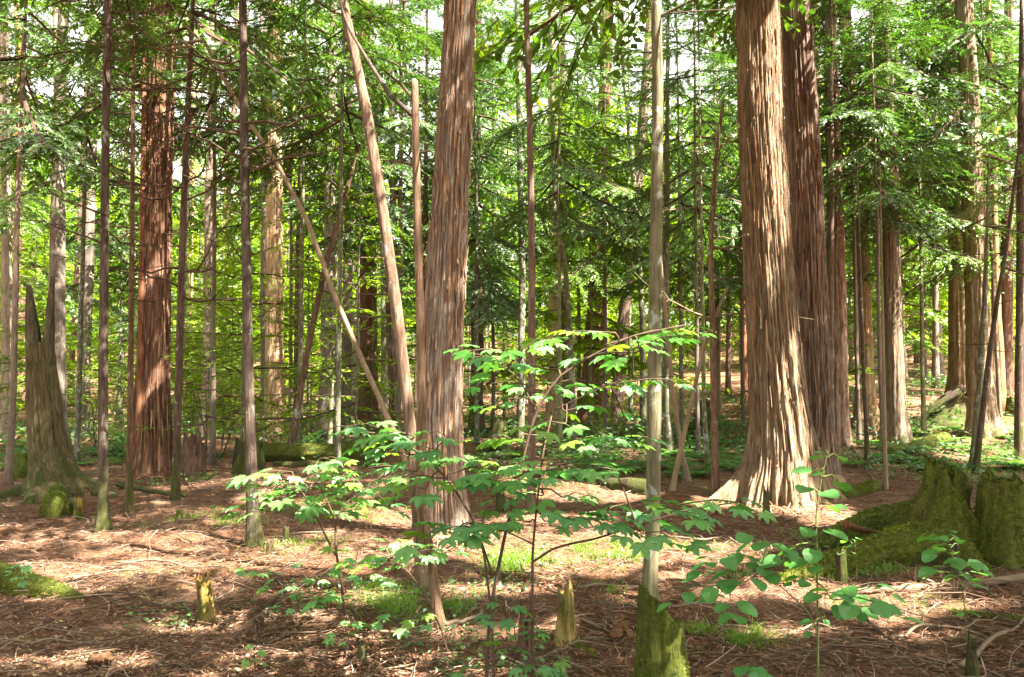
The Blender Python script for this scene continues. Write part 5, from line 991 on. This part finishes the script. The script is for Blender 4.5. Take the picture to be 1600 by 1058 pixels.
sapling('leggy shoots with bright green leaves at the bottom middle, beside the dark stem', (800, 1090, 3.7),
  [(.004, .002, [(795, 1030, 3.7), (790, 960, 3.7), (785, 930, 3.7)]), (.003, .002, [(832, 1050, 3.7), (828, 1000, 3.7), (826, 975, 3.7)]), (.003, .002, [(800, 1060, 3.7), (806, 1000, 3.7), (800, 950, 3.7)])],
  [(785, 935, 800, 945, 4, 3.7), (785, 955, 770, 962, 3, 3.7), (790, 1000, 775, 995, 4, 3.7), (795, 1015, 810, 1018, 4, 3.7), (826, 975, 845, 985, 6, 3.7), (828, 990, 815, 985, 4, 3.7), (795, 1040, 780, 1035, 4, 3.6), (830, 1040, 850, 1048, 5, 3.6), (830, 1030, 815, 1052, 4, 3.6), (740, 1052, 725, 1050, 3, 3.6), (870, 1020, 865, 1028, 2, 3.7), (850, 1000, 862, 990, 2, 3.8)], size=.055, name='maple_seedling', cat='seedling', young=.25, group='small seedlings')
S4 = 3.95
sapling('tall seedling with big heart shaped leaves right of the nearest stump', (1277, 1085, S4),
  [(.006, .003, [(1278, 1000, S4), (1277, 900, S4), (1275, 800, S4), (1284, 745, S4), (1294, 705, S4)]), (.004, .002, [(1276, 985, S4), (1262, 955, S4), (1230, 925, S4), (1195, 895, S4), (1150, 880, S4)]), (.003, .002, [(1276, 930, S4), (1300, 925, S4), (1360, 940, S4)])],
  [(1290, 708, 1272, 706, 2, S4, .06), (1292, 712, 1312, 714, 2, S4, .075), (1284, 735, 1266, 733, 2, S4, .095), (1286, 742, 1312, 750, 2, S4, .10), (1280, 768, 1262, 766, 2, S4, .09), (1278, 786, 1300, 786, 2, S4, .075), (1276, 822, 1268, 822, 2, S4, .11), (1276, 850, 1250, 852, 2, S4, .10), (1276, 880, 1230, 872, 3, S4, .10), (1276, 870, 1262, 885, 2, S4, .09),
   (1200, 850, 1170, 822, 4, S4, .10), (1230, 855, 1195, 845, 4, S4, .10), (1180, 868, 1110, 870, 8, S4, .085), (1200, 885, 1140, 882, 8, S4, .085), (1160, 890, 1075, 905, 9, S4, .075), (1150, 900, 1050, 935, 9, S4-.1, .08), (1150, 900, 1115, 940, 7, S4-.1, .085), (1140, 930, 1150, 965, 7, S4-.2, .09), (1210, 890, 1160, 910, 6, S4, .08), (1130, 870, 1095, 890, 5, S4, .07),
   (1285, 918, 1340, 925, 9, S4-.2, .10), (1300, 935, 1380, 940, 10, S4-.2, .09), (1330, 945, 1405, 960, 9, S4-.2, .08), (1290, 960, 1262, 985, 3, S4, .05), (1340, 920, 1390, 922, 5, S4-.1, .08), (1270, 905, 1240, 910, 4, S4, .06)], kind='heart', mat=M_STEMG, name='heart_leaved_seedling', cat='seedling', group='heart leaved seedlings')
sapling('small seedling with round pale leaves in front of the huge mossy stump', (1512, 1010),
  [(.003, .002, [(1508, 960, 4.7), (1504, 920, 4.7), (1492, 880, 4.7), (1478, 850, 4.7), (1472, 828, 4.7)]), (.002, .001, [(1500, 905, 4.7), (1470, 890, 4.7)]), (.002, .001, [(1496, 890, 4.7), (1530, 882, 4.7)])],
  [(1472, 832, 1455, 830, 3, 4.7), (1474, 830, 1488, 832, 2, 4.7), (1476, 842, 1455, 840, 2, 4.7, .085), (1480, 845, 1500, 842, 2, 4.7, .085), (1482, 852, 1470, 850, 2, 4.7, .08), (1484, 855, 1500, 850, 2, 4.7), (1488, 865, 1460, 864, 3, 4.7, .095), (1490, 862, 1490, 870, 1, 4.7, .09), (1495, 872, 1520, 872, 3, 4.7, .09), (1498, 882, 1535, 882, 4, 4.7), (1500, 888, 1465, 888, 3, 4.7, .09), (1500, 895, 1455, 900, 3, 4.7, .08), (1502, 898, 1520, 900, 4, 4.7, .085), (1506, 918, 1515, 918, 1, 4.7, .07), (1508, 955, 1500, 958, 2, 4.7, .06)], kind='heart', mat=M_STEMG, size=.06, name='heart_leaved_seedling', cat='seedling', group='heart leaved seedlings')
sapling('low seedling with glossy heart leaves at the bottom edge right of the nearest stump', (1175, 1085, 3.5),
  [(.003, .002, [(1175, 1060, 3.5), (1176, 1045, 3.5)])], [(1176, 1045, 1165, 1038, 2, 3.5, .09), (1176, 1045, 1195, 1052, 2, 3.5, .10), (1176, 1050, 1180, 1040, 2, 3.5, .08)], kind='heart', mat=M_STEMG, name='heart_leaved_seedling', cat='seedling', group='heart leaved seedlings')
sapling('little seedling of round leaves before the mossy root slab', (1338, 905), [(.003, .0015, [(1338, 880, 5.5), (1336, 850, 5.5)])], [(1336, 850, 1320, 845, 4, 5.5), (1336, 855, 1335, 840, 4, 5.5), (1337, 865, 1318, 862, 4, 5.5)], kind='heart', size=.055, mat=M_STEMG, name='heart_leaved_seedling', cat='seedling', group='heart leaved seedlings')
print('objects', len(bpy.data.objects), 'tris', sum(len(m.loops) - 2*len(m.polygons) for m in bpy.data.meshes))
